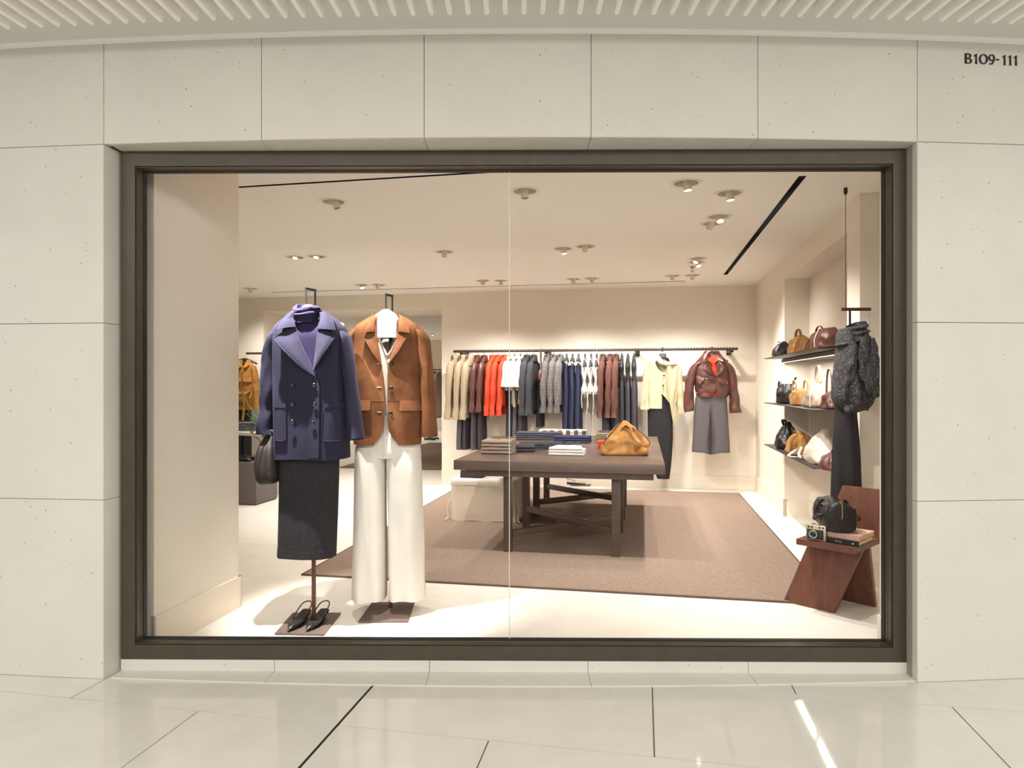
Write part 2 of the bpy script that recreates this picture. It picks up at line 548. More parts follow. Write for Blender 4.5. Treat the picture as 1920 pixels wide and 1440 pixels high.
# ---- unit number on the stone: flat cut letters
def stroke_poly(mb, outer, y0, th, hole=None):
    polys = [[V((x, z, 0)) for x, z in outer]]
    if hole: polys.append([V((x, z, 0)) for x, z in hole])
    tri = tessellate_polygon(polys)
    pts = [p for q in polys for p in q]
    mb.add([V((p.x, y0(p.x), p.y)) for p in pts], tri)
    n = len(pts)
    mb.add([V((p.x, y0(p.x) + th, p.y)) for p in pts], [tuple(reversed(t)) for t in tri])
    st = 0
    for q in polys:
        m = len(q); vs = []
        for p in q: vs += [V((p.x, y0(p.x), p.y)), V((p.x, y0(p.x) + th, p.y))]
        mb.add(vs, [(2*i, 2*i+1, 2*((i+1) % m)+1, 2*((i+1) % m)) for i in range(m)])
def ell(cx, cz, rx, rz, n=28, a0=0, a1=2*pi):
    return [(cx + rx*cos(a0+(a1-a0)*i/n), cz + rz*sin(a0+(a1-a0)*i/n)) for i in range(n if a1-a0 > 6.28 else n+1)]
sign = thing('unit_number', (2.18, face_y(2.18), 2.8), 0, 'black raised unit number lettered on the stone front', 'sign')
yS = lambda x: face_y(x) - .003
def gX(px): return (px - 960) * 3.10 / F
def gZ(py): return H - (py - 720) * 3.10 / F
zt, zb = gZ(99.5), gZ(118.7); hh = zt - zb
def glyph(draw):
    mb = MB(); draw(mb); mb.build('letter', G['black_ink'], sign, world=True, fix=True)
def letB(mb):
    x = gX(1809.5); w = gX(1824) - x
    # stem with two bowls
    up, lo = [], []
    out = [(x, zb), (x, zt), (x + w*.5, zt)]
    out += [(x + w*.5 + w*.38*cos(t), zt - hh*.235 + hh*.235*sin(t)) for t in [pi/2 - pi*i/10 for i in range(1, 10)]]
    out += [(x + w*.58, zb + hh*.545)]
    out += [(x + w*.52 + w*.48*cos(t), zb + hh*.27 + hh*.27*sin(t)) for t in [pi/2 - pi*i/10 for i in range(1, 11)]]
    hole1 = [(x + w*.27, zt - hh*.10), (x + w*.27, zb + hh*.58)] + [(x + w*.46 + w*.17*cos(t), zt - hh*.25 + hh*.155*sin(t)) for t in [-pi/2 + pi*i/8 for i in range(9)]]
    hole2 = [(x + w*.27, zb + hh*.46), (x + w*.27, zb + hh*.09)] + [(x + w*.48 + w*.25*cos(t), zb + hh*.275 + hh*.185*sin(t)) for t in [-pi/2 + pi*i/8 for i in range(9)]]
    polys = [[V((a, b, 0)) for a, b in q] for q in (out, hole1, hole2)]
    tri = tessellate_polygon(polys); pts = [p for q in polys for p in q]
    mb.add([V((p.x, yS(p.x), p.y)) for p in pts], tri)
    for q in polys:
        m = len(q); vs = []
        for p in q: vs += [V((p.x, yS(p.x), p.y)), V((p.x, yS(p.x) + .003, p.y))]
        mb.add(vs, [(2*i, 2*i+1, 2*((i+1) % m)+1, 2*((i+1) % m)) for i in range(m)])
def let1(c):
    def f(mb):
        x = gX(c); s = .0042
        stroke_poly(mb, [(x - s*1.05, zb), (x - s*.8, zb + hh*.75), (x - s*2.7, zb + hh*.74), (x - s*2.6, zb + hh*.80), (x, zt), (x + s*.9, zt), (x + s*.8, zb + hh*.5), (x + s*1.15, zb)], yS, .003)
    return f
def let0(mb):
    cx = gX(1846.5); rx = (gX(1855.5) - gX(1837.5))/2
    stroke_poly(mb, ell(cx, (zt+zb)/2, rx, hh/2), yS, .003, ell(cx, (zt+zb)/2, rx*.58, hh/2*.80))
def let9(mb):
    cx = gX(1863); r = (gX(1869.5) - gX(1856.5))/2
    cz = zt - hh*.33
    stroke_poly(mb, ell(cx, cz, r, hh*.33), yS, .003, ell(cx, cz, r*.55, hh*.23))
    stroke_poly(mb, [(cx + r*.52, cz - hh*.05), (cx + r, cz), (cx + r*.92, cz - hh*.25), (cx + r*.3, zb + hh*.02), (cx - r*.75, zb - hh*.0), (cx - r*.7, zb + hh*.09), (cx + r*.1, zb + hh*.16), (cx + r*.45, cz - hh*.22)], yS, .003)
def letd(mb):
    stroke_poly(mb, [(gX(1871.5), zb + hh*.44), (gX(1871.5), zb + hh*.56), (gX(1878), zb + hh*.56), (gX(1878), zb + hh*.44)], yS, .003)
for g_ in (letB, let1(1832.0), let0, let9, letd, let1(1889), let1(1900.5), let1(1912)):
    glyph(g_)

# ---- mall ceiling: flat band along the wall, white shadow-gap trim, painted fins
cb = MB(); rows = []
for i in range(41):
    x = lerp(-WALL_END, WALL_END, i/40); yf = face_y(x)
    rows.append([V((x, yf + .02, Z_TOP + .012)), V((x, -1.4, Z_TOP + .012)), V((x, -1.4, Z_TOP + .12)), V((x, yf + .02, Z_TOP + .12))])
cb.grid(rows, True, True, True)
ceiling_mall = structure(cb.build('ceiling', G['soffit_paint'], loc=(0, 1.5, Z_TOP), angle=30))
tr = MB(); rows = []
for i in range(41):
    x = lerp(-WALL_END, WALL_END, i/40); yf = face_y(x)
    rows.append([V((x, yf - .030, Z_TOP)), V((x, yf - .030, Z_TOP + .015)), V((x, yf - .001, Z_TOP + .015)), V((x, yf - .001, Z_TOP))])
tr.grid(rows, True, True, True)
structure(tr.build('trim_1', G['white_trim'], loc=(0, 3.03, Z_TOP), angle=30))
CX, CY, CR = .2, 3.03 + 23.5, 23.5
nf = 0
fin_me = None
for k in range(-36, 37):
    s = k * .0757
    ang = s / (CR + .25)
    d = V((sin(ang), -cos(ang), 0))
    p0 = V((CX, CY, 0)) + d * (CR + .243)
    L_ = 2.6; hf = .058; w = .0105
    if fin_me is None:
        mb = MB()
        # cross section with rounded underside, runs along -y
        sec = [(w, hf), (w, .008), (w*.8, .003), (w*.35, 0), (-w*.35, 0), (-w*.8, .003), (-w, .008), (-w, hf)]
        rows = [[V((x, 0, z)) for x, z in sec], [V((x, -L_, z)) for x, z in sec]]
        mb.grid(rows, True, True, True)
        fin_me = mb.mesh('slat', G['fin_paint'], 30)
    o = bpy.data.objects.new('slat', fin_me); COL.objects.link(o)
    o.parent = ceiling_mall
    o.location = V((p0.x, p0.y, Z_TOP + .012 - hf + .001)) - ceiling_mall.location
    o.rotation_euler = (0, 0, ang)

# ---- mall floor: polished tiles on the shop's grid with one black movement joint
fb = MB()
fb.add([(-6, -3.2, -.0045), (6, -3.2, -.0045), (6, 3.2, -.0045), (-6, 3.2, -.0045), (-6, -3.2, -.12), (6, -3.2, -.12), (6, 3.2, -.12), (-6, 3.2, -.12)],
       [(0,1,2,3), (7,6,5,4), (0,4,5,1), (1,5,6,2), (2,6,7,3), (3,7,4,0)])
floor_mall = structure(fb.build('floor', G['mall_grout'], loc=(0, 0, 0), angle=0))
PA, PB = 1.2285, .6295
A0, B0 = .0415, 3.154
def tile_clip(poly, ymax):
    """cut a polygon at the stone front (y < ymax(x))"""
    out = []
    m = len(poly)
    ins = [p.y <= ymax for p in poly]
    for i in range(m):
        p, q = poly[i], poly[(i+1) % m]
        if ins[i]: out.append(p)
        if ins[i] != ins[(i+1) % m]:
            t = (ymax - p.y) / (q.y - p.y); out.append(p.lerp(q, t))
    return out
g_ = .0030
BLACK_A = A0 - PA
for row in range(-4, 2):
    b0 = B0 + row*PB; b1 = b0 + PB
    sh = PA/2 if row % 2 == 0 else 0.0
    if row == -1: sh = 0.0
    for k in range(-5, 4):
        a0 = A0 + k*PA + sh; a1 = a0 + PA
        segs = [(a0, a1)]
        if a0 < BLACK_A - .01 and a1 > BLACK_A + .01:
            segs = [(a0, BLACK_A), (BLACK_A, a1)]
        for s0, s1 in segs:
            l = s0 + (.006 if abs(s0 - BLACK_A) < .01 else g_)
            r = s1 - (.006 if abs(s1 - BLACK_A) < .01 else g_)
            poly = [I(l, b0+g_), I(r, b0+g_), I(r, b1-g_), I(l, b1-g_)]
            poly = tile_clip(poly, 3.22)
            if len(poly) < 3: continue
            cx = sum(p.x for p in poly)/len(poly)
            if abs(cx) > 4.6: continue
            mb = MB(); mb.prism(poly, -.004, 0.0)
            mb.build('tile', G['mall_tile'], floor_mall, world=True, angle=0)
mb = MB()
q = [I(BLACK_A-.006, .6), I(BLACK_A+.006, .6), I(BLACK_A+.006, 3.35), I(BLACK_A-.006, 3.35)]
mb.prism([p for p in q], -.004, -.0015)
mb.build('movement_joint', G['black_joint'], floor_mall, world=True, angle=0)

# ---- shop floor tiles
sf = MB()
poly = [V((-9.5, 3.28, 0)), V((4.5, 3.28, 0)), I(2.2, 9.3), I(-2.0, 21), I(-14, 21)]
sf.prism(poly, -.12, -.0015)
floor_shop = structure(sf.build('floor', G['shop_grout'], loc=(0, 5, 0), angle=0))
for i in range(-6, 2):
    for j in range(0, 8):
        b0 = 2.517 + j*.913; a0 = i*1.0
        poly = [I(a0+.001, b0+.001), I(a0+.999, b0+.001), I(a0+.999, b0+.912), I(a0+.001, b0+.912)]
        ins = [p for p in poly if p.y > 3.3]
        if not ins: continue
        if len(ins) < 4:
            # cut behind the window frame
            out = []; m = 4
            for k in range(4):
                p, q = poly[k], poly[(k+1) % 4]
                if p.y > 3.3: out.append(p)
                if (p.y > 3.3) != (q.y > 3.3): out.append(p.lerp(q, (3.3-p.y)/(q.y-p.y)))
            poly = out
        mb = MB(); mb.prism(poly, -.0014, 0)
        mb.build('tile', G['shop_tile'], floor_shop, world=True, angle=0)
mb = MB(); mb.prism([I(-13, 9.822), I(-2.5, 9.822), I(-2.5, 20), I(-13, 20)], -.0014, -.0001)
mb.build('far_tiles', G['shop_tile'], floor_shop, world=True, angle=0)

# ---- shop window: frame, beads, gasket, two panes
FZ0, FZ1, FX = .0575, 2.440, 1.838
win = thing('window_1', (0, 3.19, 0))
structure(win)
def frame_ring(name, x, z0, z1, w, y0, y1, m, bead=None):
    """mitred frame: four members, outer half-width x, face width w"""
    def pt(px, pz, yo): return V((px, frame_y(px) + yo, pz))
    o = [(-x, z0), (x, z0), (x, z1), (-x, z1)]
    i = [(-x+w, z0+w), (x-w, z0+w), (x-w, z1-w), (-x+w, z1-w)]
    for k, nm in enumerate(('bottom', 'side', 'top', 'side')):
        l = (k+1) % 4
        g = .0006
        q = [o[k], o[l], i[l], i[k]]
        cx = sum(p[0] for p in q)/4; cz = sum(p[1] for p in q)/4
        mb = MB()
        fr = [pt(p[0], p[1], y0) for p in q]; bk = [pt(p[0], p[1], y1) for p in q]
        mb.add(fr + bk, [(0,1,2,3), (7,6,5,4), (0,4,5,1), (1,5,6,2), (2,6,7,3), (3,7,4,0)])
        mb.build(name, m, win, world=True, angle=0)
frame_ring('window_frame', FX, FZ0, FZ1, .066, .0, .088, G['bronze'])
frame_ring('frame_groove', FX-.066, FZ0+.066, FZ1-.066, .0015, .018, .088, G['gasket'])
frame_ring('glazing_bead', FX-.0675, FZ0+.0675, FZ1-.0675, .003, .010, .088, G['bronze'])
frame_ring('bead_edge', FX-.0705, FZ0+.0705, FZ1-.0705, .002, .045, .088, G['bronze_bead'])
frame_ring('gasket', FX-.0725, FZ0+.0725, FZ1-.0725, .0035, .056, .088, G['gasket'])
gx, gz0, gz1 = FX-.075, FZ0+.075, FZ1-.075
XJ = (955-960)*3.27/F
for xa, xb in ((-gx, XJ-.002), (XJ+.002, gx)):
    mb = MB()
    pts = [V((x, frame_y(x) + .072 + dy, z)) for dy in (0, .012) for x, z in ((xa, gz0), (xb, gz0), (xb, gz1), (xa, gz1))]
    mb.add(pts[:4], [(0, 1, 2, 3)])
    mb.build('pane', G['glass'], win, world=True, angle=0)
mb = MB(); mb.box((XJ, frame_y(XJ)+.078, (gz0+gz1)/2), (.0035, .012, gz1-gz0)); mb.build('pane_joint', G['silicone'], win, world=True, angle=0)
mb = MB(); q = P(270, 328, 3.272); mb.tube([q+V((.006*cos(2*pi*k/12), 0, .006*sin(2*pi*k/12))) for k in range(13)], .0012, 4); mb.box(q, (.003, .001, .003))
q = P(278, 327, 3.272); mb.box(q, (.010, .001, .006)); mb.build('glass_stamp', G['lens_dark'], win, world=True, angle=0)
# jamb board behind the right edge of the frame and its skirting
mb = MB(); xj = 1.907
mb.box((xj+.10, 3.46, 1.38), (.20, .16, 2.70)); structure(mb.build('wall_jamb', G['plaster'], loc=(xj+.1, 3.46, 0), angle=0))
mb = MB(); mb.box((xj+.095, 3.45, .075), (.21, .20, .15), bev=.003); structure(mb.build('baseboard_jamb', G['skirting'], loc=(xj+.1, 3.45, 0)))

# ---- shop walls (grid coordinates a, b)
CZ = 2.62
def wall_box(mb, a0, a1, b0, b1, z0, z1):
    q = [I(a0, b0), I(a1, b0), I(a1, b1), I(a0, b1)]
    mb.prism(q, z0, z1)
NB0, NB1, NZ, ND = 5.19, 7.36, 2.417, .24
AR, BB = 1.42, 9.16
mb = MB()
wall_box(mb, AR+.42, AR+.6, 3.95, 4.9, 0, CZ+.2); wall_box(mb, AR, AR+.6, 4.9, NB0, 0, CZ+.2); wall_box(mb, AR, AR+.6, NB1, BB+.1, 0, CZ+.2)
wall_box(mb, AR, AR+.6, NB0, NB1, NZ, CZ+.2); wall_box(mb, AR+ND, AR+.6, NB0, NB1, 0, NZ)
structure(mb.build('wall_right', G['plaster'], loc=I(AR, 6), angle=0))
OA0, OA1, OB = -5.47, -2.75, 10.2
mb = MB()
wall_box(mb, OA1, AR+.6, BB, OB, 0, CZ+.2); wall_box(mb, -8, OA0, BB, OB, 0, CZ+.2); wall_box(mb, OA0, OA1, BB, OB, NZ, CZ+.2)
structure(mb.build('wall_back', G['plaster'], loc=I(-1, BB), angle=0))
mb = MB(); wall_box(mb, -2.404-.9, -2.404, 3.02, 3.75, 0, CZ+.2)
structure(mb.build('wall_left', G['plaster'], loc=I(-2.6, 3), angle=0))
mb = MB(); wall_box(mb, -8.2, -8, 2.4, 21, 0, CZ+.2); wall_box(mb, -8.2, -3.3, 3.0, 3.2, 0, CZ+.2)
structure(mb.build('wall_far_left', G['plaster'], loc=I(-8, 6), angle=0))
mb = MB(); wall_box(mb, -13.5, -2, 19, 19.2, 0, CZ+.2); wall_box(mb, -2.6, -2.4, OB, 19, 0, CZ+.2); wall_box(mb, -13.7, -13.5, OB, 19, 0, CZ+.2); wall_box(mb, -13.5, -8, OB-.2, OB, 0, CZ+.2)
structure(mb.build('wall_far', G['plaster'], loc=I(-7, 19), angle=0))
# skirtings
mb = MB()
wall_box(mb, OA1, AR, BB-.012, BB+.02, 0, .165); wall_box(mb, -8, OA0, BB-.012, BB+.02, 0, .165)
structure(mb.build('baseboard_back', G['skirting'], loc=I(-1, BB), angle=0))
mb = MB()
wall_box(mb, AR-.012, AR+.02, 4.888, NB0+.012, 0, .17); wall_box(mb, AR-.012, AR+.42, 4.888, 4.91, 0, .17); wall_box(mb, AR+.408, AR+.43, 3.95, 4.89, 0, .17); wall_box(mb, AR-.012, AR+.02, NB1-.012, BB, 0, .17)
wall_box(mb, AR-.012, AR+ND, NB1-.012, NB1+.02, 0, .17); wall_box(mb, AR-.012, AR+ND, NB0-.02, NB0+.012, 0, .17); wall_box(mb, AR+ND-.012, AR+ND+.02, NB0, NB1, 0, .17)
structure(mb.build('baseboard_right', G['skirting'], loc=I(AR, 6), angle=0))
mb = MB(); wall_box(mb, -2.42, -2.392, 3.02, 3.762, 0, .187); wall_box(mb, -3.3, -2.392, 3.74, 3.762, 0, .187)
structure(mb.build('baseboard_left', G['skirting'], loc=I(-2.4, 3), angle=0))

# ---- ceilings; the shop ceiling has real holes for lamps and slots
LAMPS = [  # px, py, tilt direction (a, b), lit face visible, label
    (625, 378, (.35, .1), 0, 'gimbal downlight alone near the front of the ceiling, over the purple coat'),
    (984, 358, (0, 0), 0, 'gimbal downlight alone just right of the pane joint, near the window top'),
    (1287, 343, (.12, .0), 1, 'glowing downlight nearest the window top, left one of the front pair'),
    (1367, 362, (.12, 0), 1, 'glowing downlight beside the long black slot, right one of the front pair'),
    (1347, 407, (.1, -.45), 1, 'glowing downlight tilted to the window, front one of an overlapping pair'),
    (1337, 418, (-.35, .35), 0, 'downlight turned away, rear one of an overlapping pair'),
    (833, 472, (0, 0), 0, 'single downlight above the suede jacket, halfway back'),
    (558, 482, (0, -.3), 1, 'glowing flush downlight above the coat hook, left of a pair'),
    (590, 481, (0, -.3), 1, 'glowing flush downlight above the coat hook, right of a pair'),
    (1057, 466, (.1, 0), 1, 'glowing downlight in mid ceiling, left of a pair'),
    (1097, 462, (-.1, .1), 0, 'unlit looking downlight in mid ceiling, right of a pair'),
    (470, 541, (0, 0), 0, 'small downlight by the column edge at the far left'),
    (680, 534, (.3, -.3), 1, 'glowing tilted downlight between the two mannequin hooks, left of a pair'),
    (708, 534, (-.3, .1), 0, 'tilted downlight between the two mannequin hooks, right of a pair'),
    (907, 526, (0, 0), 0, 'rear downlight just left of the pane joint, left of a pair'),
    (938, 526, (0, 0), 0, 'rear downlight just left of the pane joint, right of a pair'),
    (1078, 523, (0, 0), 0, 'rear downlight above the navy trousers, left of a pair'),
    (1107, 522, (0, 0), 0, 'rear downlight above the white camisoles, right of a pair'),
    (1308, 485, (-.3, -.3), 1, 'glowing tilted downlight before the sprinkler, front of two'),
    (1306, 491, (.3, -.3), 1, 'glowing tilted downlight before the sprinkler, rear of two'),
    (1263, 517, (0, 0), 0, 'rear downlight above the cream blouse, left of a pair'),
    (1296, 516, (0, 0), 0, 'rear downlight above the leather jacket, right of a pair'),
]
HOLES = []
lamp_pos = []
for px, py, *_ in LAMPS:
    Y = F*(CZ-H)/(720-py)
    p = P(px, py, Y); lamp_pos.append(p)
def push_apart():
    for i in range(len(lamp_pos)):
        for j in range(i):
            d = lamp_pos[i]-lamp_pos[j]; d.z = 0
            if d.length < .22:
                s = (.22-d.length)/2 + .001
                u = d.normalized() if d.length > 1e-4 else V((0, 1, 0))
                lamp_pos[i] += u*s; lamp_pos[j] -= u*s
for _ in range(4): push_apart()
SLOTS = []
def ceil_pt(px, py):
    return P(px, py, F*(CZ-H)/(720-py))
for (p, q, w) in (((1505, 330), (1360, 515), .045), ((400, 353.7), (955, 320.4), .028), ((510, 548), (1285, 527), .028)):
    u, v = ceil_pt(*p), ceil_pt(*q)
    d = (v-u).normalized(); s = V((-d.y, d.x, 0))*w/2
    SLOTS.append([u-s, v-s, v+s, u+s])
def ring_pts(c, r, n=20):
    return [V((c.x+r*cos(2*pi*k/n), c.y+r*sin(2*pi*k/n), 0)) for k in range(n)]
outer = [V((-9.5, 3.36, 0)), V((4.0, 3.30, 0)), I(1.9, BB+.05), I(-8, BB+.05)]
outer = [V((p.x, p.y, 0)) for p in outer]
polys = [outer] + [ring_pts(c, .078) for c in lamp_pos] + [[V((p.x, p.y, 0)) for p in s] for s in SLOTS]
tri = tessellate_polygon(polys)
pts = [p for q in polys for p in q]
mb = MB(); mb.add([V((p.x, p.y, CZ)) for p in pts], tri)
top = [V((-9.5, 3.36, 0)), V((4.0, 3.30, 0)), I(2.2, 9.3), I(-9, 9.3)]
mb.add([V((p.x, p.y, CZ+.16)) for p in top], [(0, 1, 2, 3)])
ceil_shop = structure(mb.build('ceiling', G['ceiling_paint'], loc=(0, 6, CZ), angle=0, fix=False))
mb = MB(); mb.prism([I(-13.6, OB-.02), I(-2.3, OB-.02), I(-2.3, 19.1), I(-13.6, 19.1)], CZ, CZ+.1)
structure(mb.build('ceiling', G['ceiling_paint'], loc=I(-7, 15, CZ), angle=0))
names = ('long black air slot running back above the right side', 'long black air slot across the front of the ceiling', 'thin black air slot along the rear of the ceiling')
for s, nm in zip(SLOTS, names):
    c = sum(s, V((0, 0, 0)))/4
    t = thing('air_slot', (c.x, c.y, CZ), 0, nm, 'air vent')
    mb = MB(); mb.prism([(p.x, p.y) for p in s], CZ+.05, CZ+.06); mb.build('slot_back', G['slot_black'], t, world=True, angle=0)
    mb = MB()
    for k in range(4):
        a, b = s[k], s[(k+1) % 4]
        mb.add([V((a.x, a.y, CZ-.001)), V((b.x, b.y, CZ-.001)), V((b.x, b.y, CZ+.05)), V((a.x, a.y, CZ+.05))], [(0, 1, 2, 3)])
    mb.build('slot_lining', G['slot_black'], t, world=True, angle=0)

# ---- downlights: trim ring, recessed can, tilted lamp barrel with its lens; each carries a real spot
def downlight(p, tilt, lit, label):
    t = thing('downlight', (p.x, p.y, CZ), SHOP_ROT, label, 'ceiling light', 'recessed downlights')
    mb = MB(); n = 28
    prof = [(.076, .004), (.076, -.003), (.097, -.006), (.099, .0)]
    rows = [[V((r*cos(2*pi*k/n), r*sin(2*pi*k/n), z)) for k in range(n)] for r, z in prof]
    mb.grid(rows, True); mb.build('trim_ring', G['lamp_white'], t)
    mb = MB(); rows = [[V((.0775*cos(2*pi*k/n), .0775*sin(2*pi*k/n), z)) for k in range(n)] for z in (0, .085)]
    mb.grid(rows, True, False, True); mb.build('can', G['lamp_white'], t)
    ax = V((tilt[0], tilt[1], -1)).normalized()
    q = V((0, 0, -1)).rotation_difference(ax).to_matrix().to_4x4()
    drop = .048 if not (lit and abs(tilt[1]+.3) < .01 and tilt[0] == 0) else .012
    M = Matrix.Translation((tilt[0]*.03, tilt[1]*.03, 0)) @ q
    mb = MB(); mb.lathe([(.022, .08), (.026, .075), (.026, -drop), (.023, -drop-.001), (.023, -drop+.006)], 24, M)
    mb.build('barrel', G['lamp_white'], t)
    mb = MB(); mb.lathe([(.022, -drop-.0005), (.022, -drop+.003)], 20, M)
    mb.build('lens', G['lens_glow'] if lit else G['lens_dark'], t)
    return t
for (px, py, tilt, lit, lab), p in zip(LAMPS, lamp_pos):
    downlight(p, tilt, lit, lab)
def spot(p, target, power, angle=75, blend=.45, size=.02):
    d = bpy.data.lights.new('spot', 'SPOT'); d.energy = power; d.color = WARM
    d.spot_size = radians(angle); d.spot_blend = blend; d.shadow_soft_size = size
    o = bpy.data.objects.new('spot', d); COL.objects.link(o)
    o.location = p; v = V(target)-V(p)
    o.rotation_euler = v.to_track_quat('-Z', 'Y').to_euler()
    return o
# ---- the spots that those downlights carry
FRONT = [((-1.32, 3.52), (-1.09, 3.82, 1.1), 'downlight hidden above the window top, aimed at the purple coat'),
         ((-.86, 3.72), (-.72, 4.04, 1.1), 'downlight hidden above the window top, aimed at the suede jacket'),
         ((.55, 3.75), (.45, 4.3, 0), 'downlight hidden above the window top, aimed at the bare floor'),
         ((1.72, 3.72), (2.1, 4.2, .8), 'downlight hidden above the window top, aimed at the plank chair')]
for (x, y), tg, lab in FRONT:
    downlight(V((x, y, CZ)), (0, .2), 1, lab)
    spot((x, y, CZ-.085), tg, SPOT_W*(7.8 if x < -1 else 2.9 if x < 0 else .45 if x < 1 else .8), 40 if x < 0 else 70, 1.0, .014)
AIM = {0: (I(-2.3, 5.3, 0), .9), 1: (I(-.65, 5.6, .7), .8), 2: (I(.5, 5.2, 0), .8), 3: (I(1.0, 5.6, 0), .8), 4: (I(1.1, 5.4, .8), .5),
       5: (I(-.4, 6.6, .7), .9), 6: (I(-1.7, 6.6, .3), .9), 7: (I(-3.2, 7.5, 0), .8), 8: (I(-2.6, 7.0, 0), .8), 9: (I(-.3, 7.6, .8), .8),
       10: (I(.2, 7.4, .6), .8), 11: (I(-5.2, 8.9, 1.2), .9), 12: (I(-3.9, 8.2, .6), .7), 13: (I(-3.0, 8.2, 0), .7),
       14: (I(-2.35, 8.75, .3), .95), 15: (I(-1.75, 8.75, .3), .95), 16: (I(-1.0, 8.75, .3), .95), 17: (I(-.5, 8.75, .3), .95),
       18: (I(1.3, 7.0, 1.0), .7), 19: (I(1.0, 7.4, 0), .8), 20: (I(.05, 8.75, .3), .95), 21: (I(.75, 8.75, .3), .95)}
for k, (tg, s) in AIM.items():
    p = lamp_pos[k]
    spot((p.x, p.y, CZ-.085), tg, SPOT_W*s*(1.35 if k in (0, 1, 2, 3, 5, 6, 7, 8, 9, 10, 12, 13, 19) else 1.0), 108, .9)
# downlights over the far room, seen through the wide passage
for a, b, where in ((-8.5, 13.0, 'over the left half of the far room'), (-6.0, 12.6, 'over the far carpet'), (-7.2, 16.0, 'in the middle of the far room'), (-10, 16.5, 'deep in the far left corner'), (-5.2, 16.5, 'over the right side of the far room'), (-7.0, 18.0, 'before the far clothes rail'), (-9.2, 18.0, 'before the left end of the far wall')):
    p = I(a, b, CZ)
    t = downlight(p, (0, 0), 1, 'glowing downlight ' + where)
    spot((p.x, p.y, CZ-.085), I(a, b+.3, 0), SPOT_W*1.2, 100, .5)
# ================================================================ CLOTHES: shared builders
class Frm:
    """reads a garment's outline off the photograph at one real depth; gives garment coordinates"""
    def __init__(s, Y, ox, oy, sc, px0=None, ang=0.0):
        s.Y, s.ox, s.oy, s.sc = Y, ox, oy, sc
        s.x0 = None if px0 is None else (px0-960)*Y/F
        s.k = 1.0/cos(ang)
    def __call__(s, cx, cy, dY=0.0):
        Y = s.Y+dY
        px, py = s.ox+cx/s.sc, s.oy+cy/s.sc
        x = (px-960)*Y/F
        if s.x0 is not None: x = (x-s.x0*Y/s.Y)*s.k
        return (x, H-(py-720)*Y/F)

def clip1(x, a=.985): return max(-a, min(a, x))

class Torso:
    """front-facing garment body: rows (z, xl, xr, half depth); open between fl(z) and fr(z)"""
    def __init__(s, rows, yc, n=2.5, fold=None, front=None):
        s.rows = sorted(rows); s.yc = yc; s.n = n; s.fold = fold; s.front = sorted(front) if front else None
    def at(s, z): return interp(s.rows, z)
    def fy(s, x, z):
        xl, xr, d = s.at(z); xc = (xl+xr)/2; hw = max((xr-xl)/2, 1e-3)
        u = clip1((x-xc)/hw)
        y = s.yc - d*(1-abs(u)**s.n)**(1/s.n)
        if s.fold: y += s.fold(x, z)
        return y
    def ring(s, z, N, shrink=0.0):
        xl, xr, d = s.at(z); xc = (xl+xr)/2; hw = (xr-xl)/2-shrink; d = d-shrink; n = s.n
        if s.front:
            fl, fr = interp(s.front, z)
            tl = math.acos(clip1(math.copysign(abs(clip1((fl-xc)/hw, .97))**(n/2), (fl-xc)/hw), .999))
            tr = math.acos(clip1(math.copysign(abs(clip1((fr-xc)/hw, .97))**(n/2), (fr-xc)/hw), .999))
            t0, t1 = tl, 2*pi+tr; m = N
        else: t0, t1, m = pi/2, 2*pi+pi/2, N+1
        out = []
        for k in range(N):
            t = t0+(t1-t0)*k/(m-1)
            c, q = cos(t), sin(t)
            x = xc+hw*math.copysign(abs(c)**(2/n), c)
            y = s.yc-d*math.copysign(abs(q)**(2/n), q)
            if s.fold: y += s.fold(x, z)*(1 if q > 0 else -.6)
            out.append(V((x, y, z)))
        return out
    def mb(s, NZ=44, N=64, z0=None, z1=None, thick=.008, hem=None):
        z0 = s.rows[0][0] if z0 is None else z0; z1 = s.rows[-1][0] if z1 is None else z1
        m = MB()
        zs = [lerp(z0, z1, i/(NZ-1)) for i in range(NZ)]
        if s.front:
            rows = [s.ring(z, N) for z in zs]; inn = [s.ring(z, N, thick) for z in zs]
            if hem:
                for r in (rows, inn):
                    for i in range(NZ):
                        w = (1-i/(NZ-1))**4
                        for p in r[i]: p.z += hem(p.x)*w
            m.sheet(rows, lambda i, j, p: inn[i][j])
        else:
            rows = [s.ring(z, N) for z in zs]
            if hem:
                for i in range(NZ):
                    w = (1-i/(NZ-1))**4
                    for p in rows[i]: p.z += hem(p.x)*w
            # turned-in hem and neck
            c0 = [V((lerp(p.x, sum(q.x for q in rows[0])/N, .08), lerp(p.y, s.yc, .1), p.z+.02)) for p in rows[0]]
            c1 = [V((lerp(p.x, sum(q.x for q in rows[-1])/N, .15), lerp(p.y, s.yc, .15), p.z-.01)) for p in rows[-1]]
            m.grid([c0]+rows+[c1], True, True, True)
        return m
    def patch(s, A, B, off, nu=14, nv=8, thick=.006, corner=True):
        """sheet on the front between polylines A and B (lists of (x, z)); off(u, v) = lift off the cloth"""
        if len(A) != len(B): raise ValueError('patch')
        def smp(Pl, u):
            t = u*(len(Pl)-1); k = min(int(t), len(Pl)-2); f = t-k
            return (lerp(Pl[k][0], Pl[k+1][0], f), lerp(Pl[k][1], Pl[k+1][1], f))
        nu = (len(A)-1)*max(1, round(nu/(len(A)-1)))+1
        rows = []
        for i in range(nu):
            u = i/(nu-1); a, b = smp(A, u), smp(B, u); r = []
            for j in range(nv):
                v = j/(nv-1)
                x, z = lerp(a[0], b[0], v), lerp(a[1], b[1], v)
                r.append(V((x, s.fy(x, z)-off(u, v), z)))
            rows.append(r)
        return MB().sheet(rows, lambda i, j, p: p+V((0, thick, 0)))

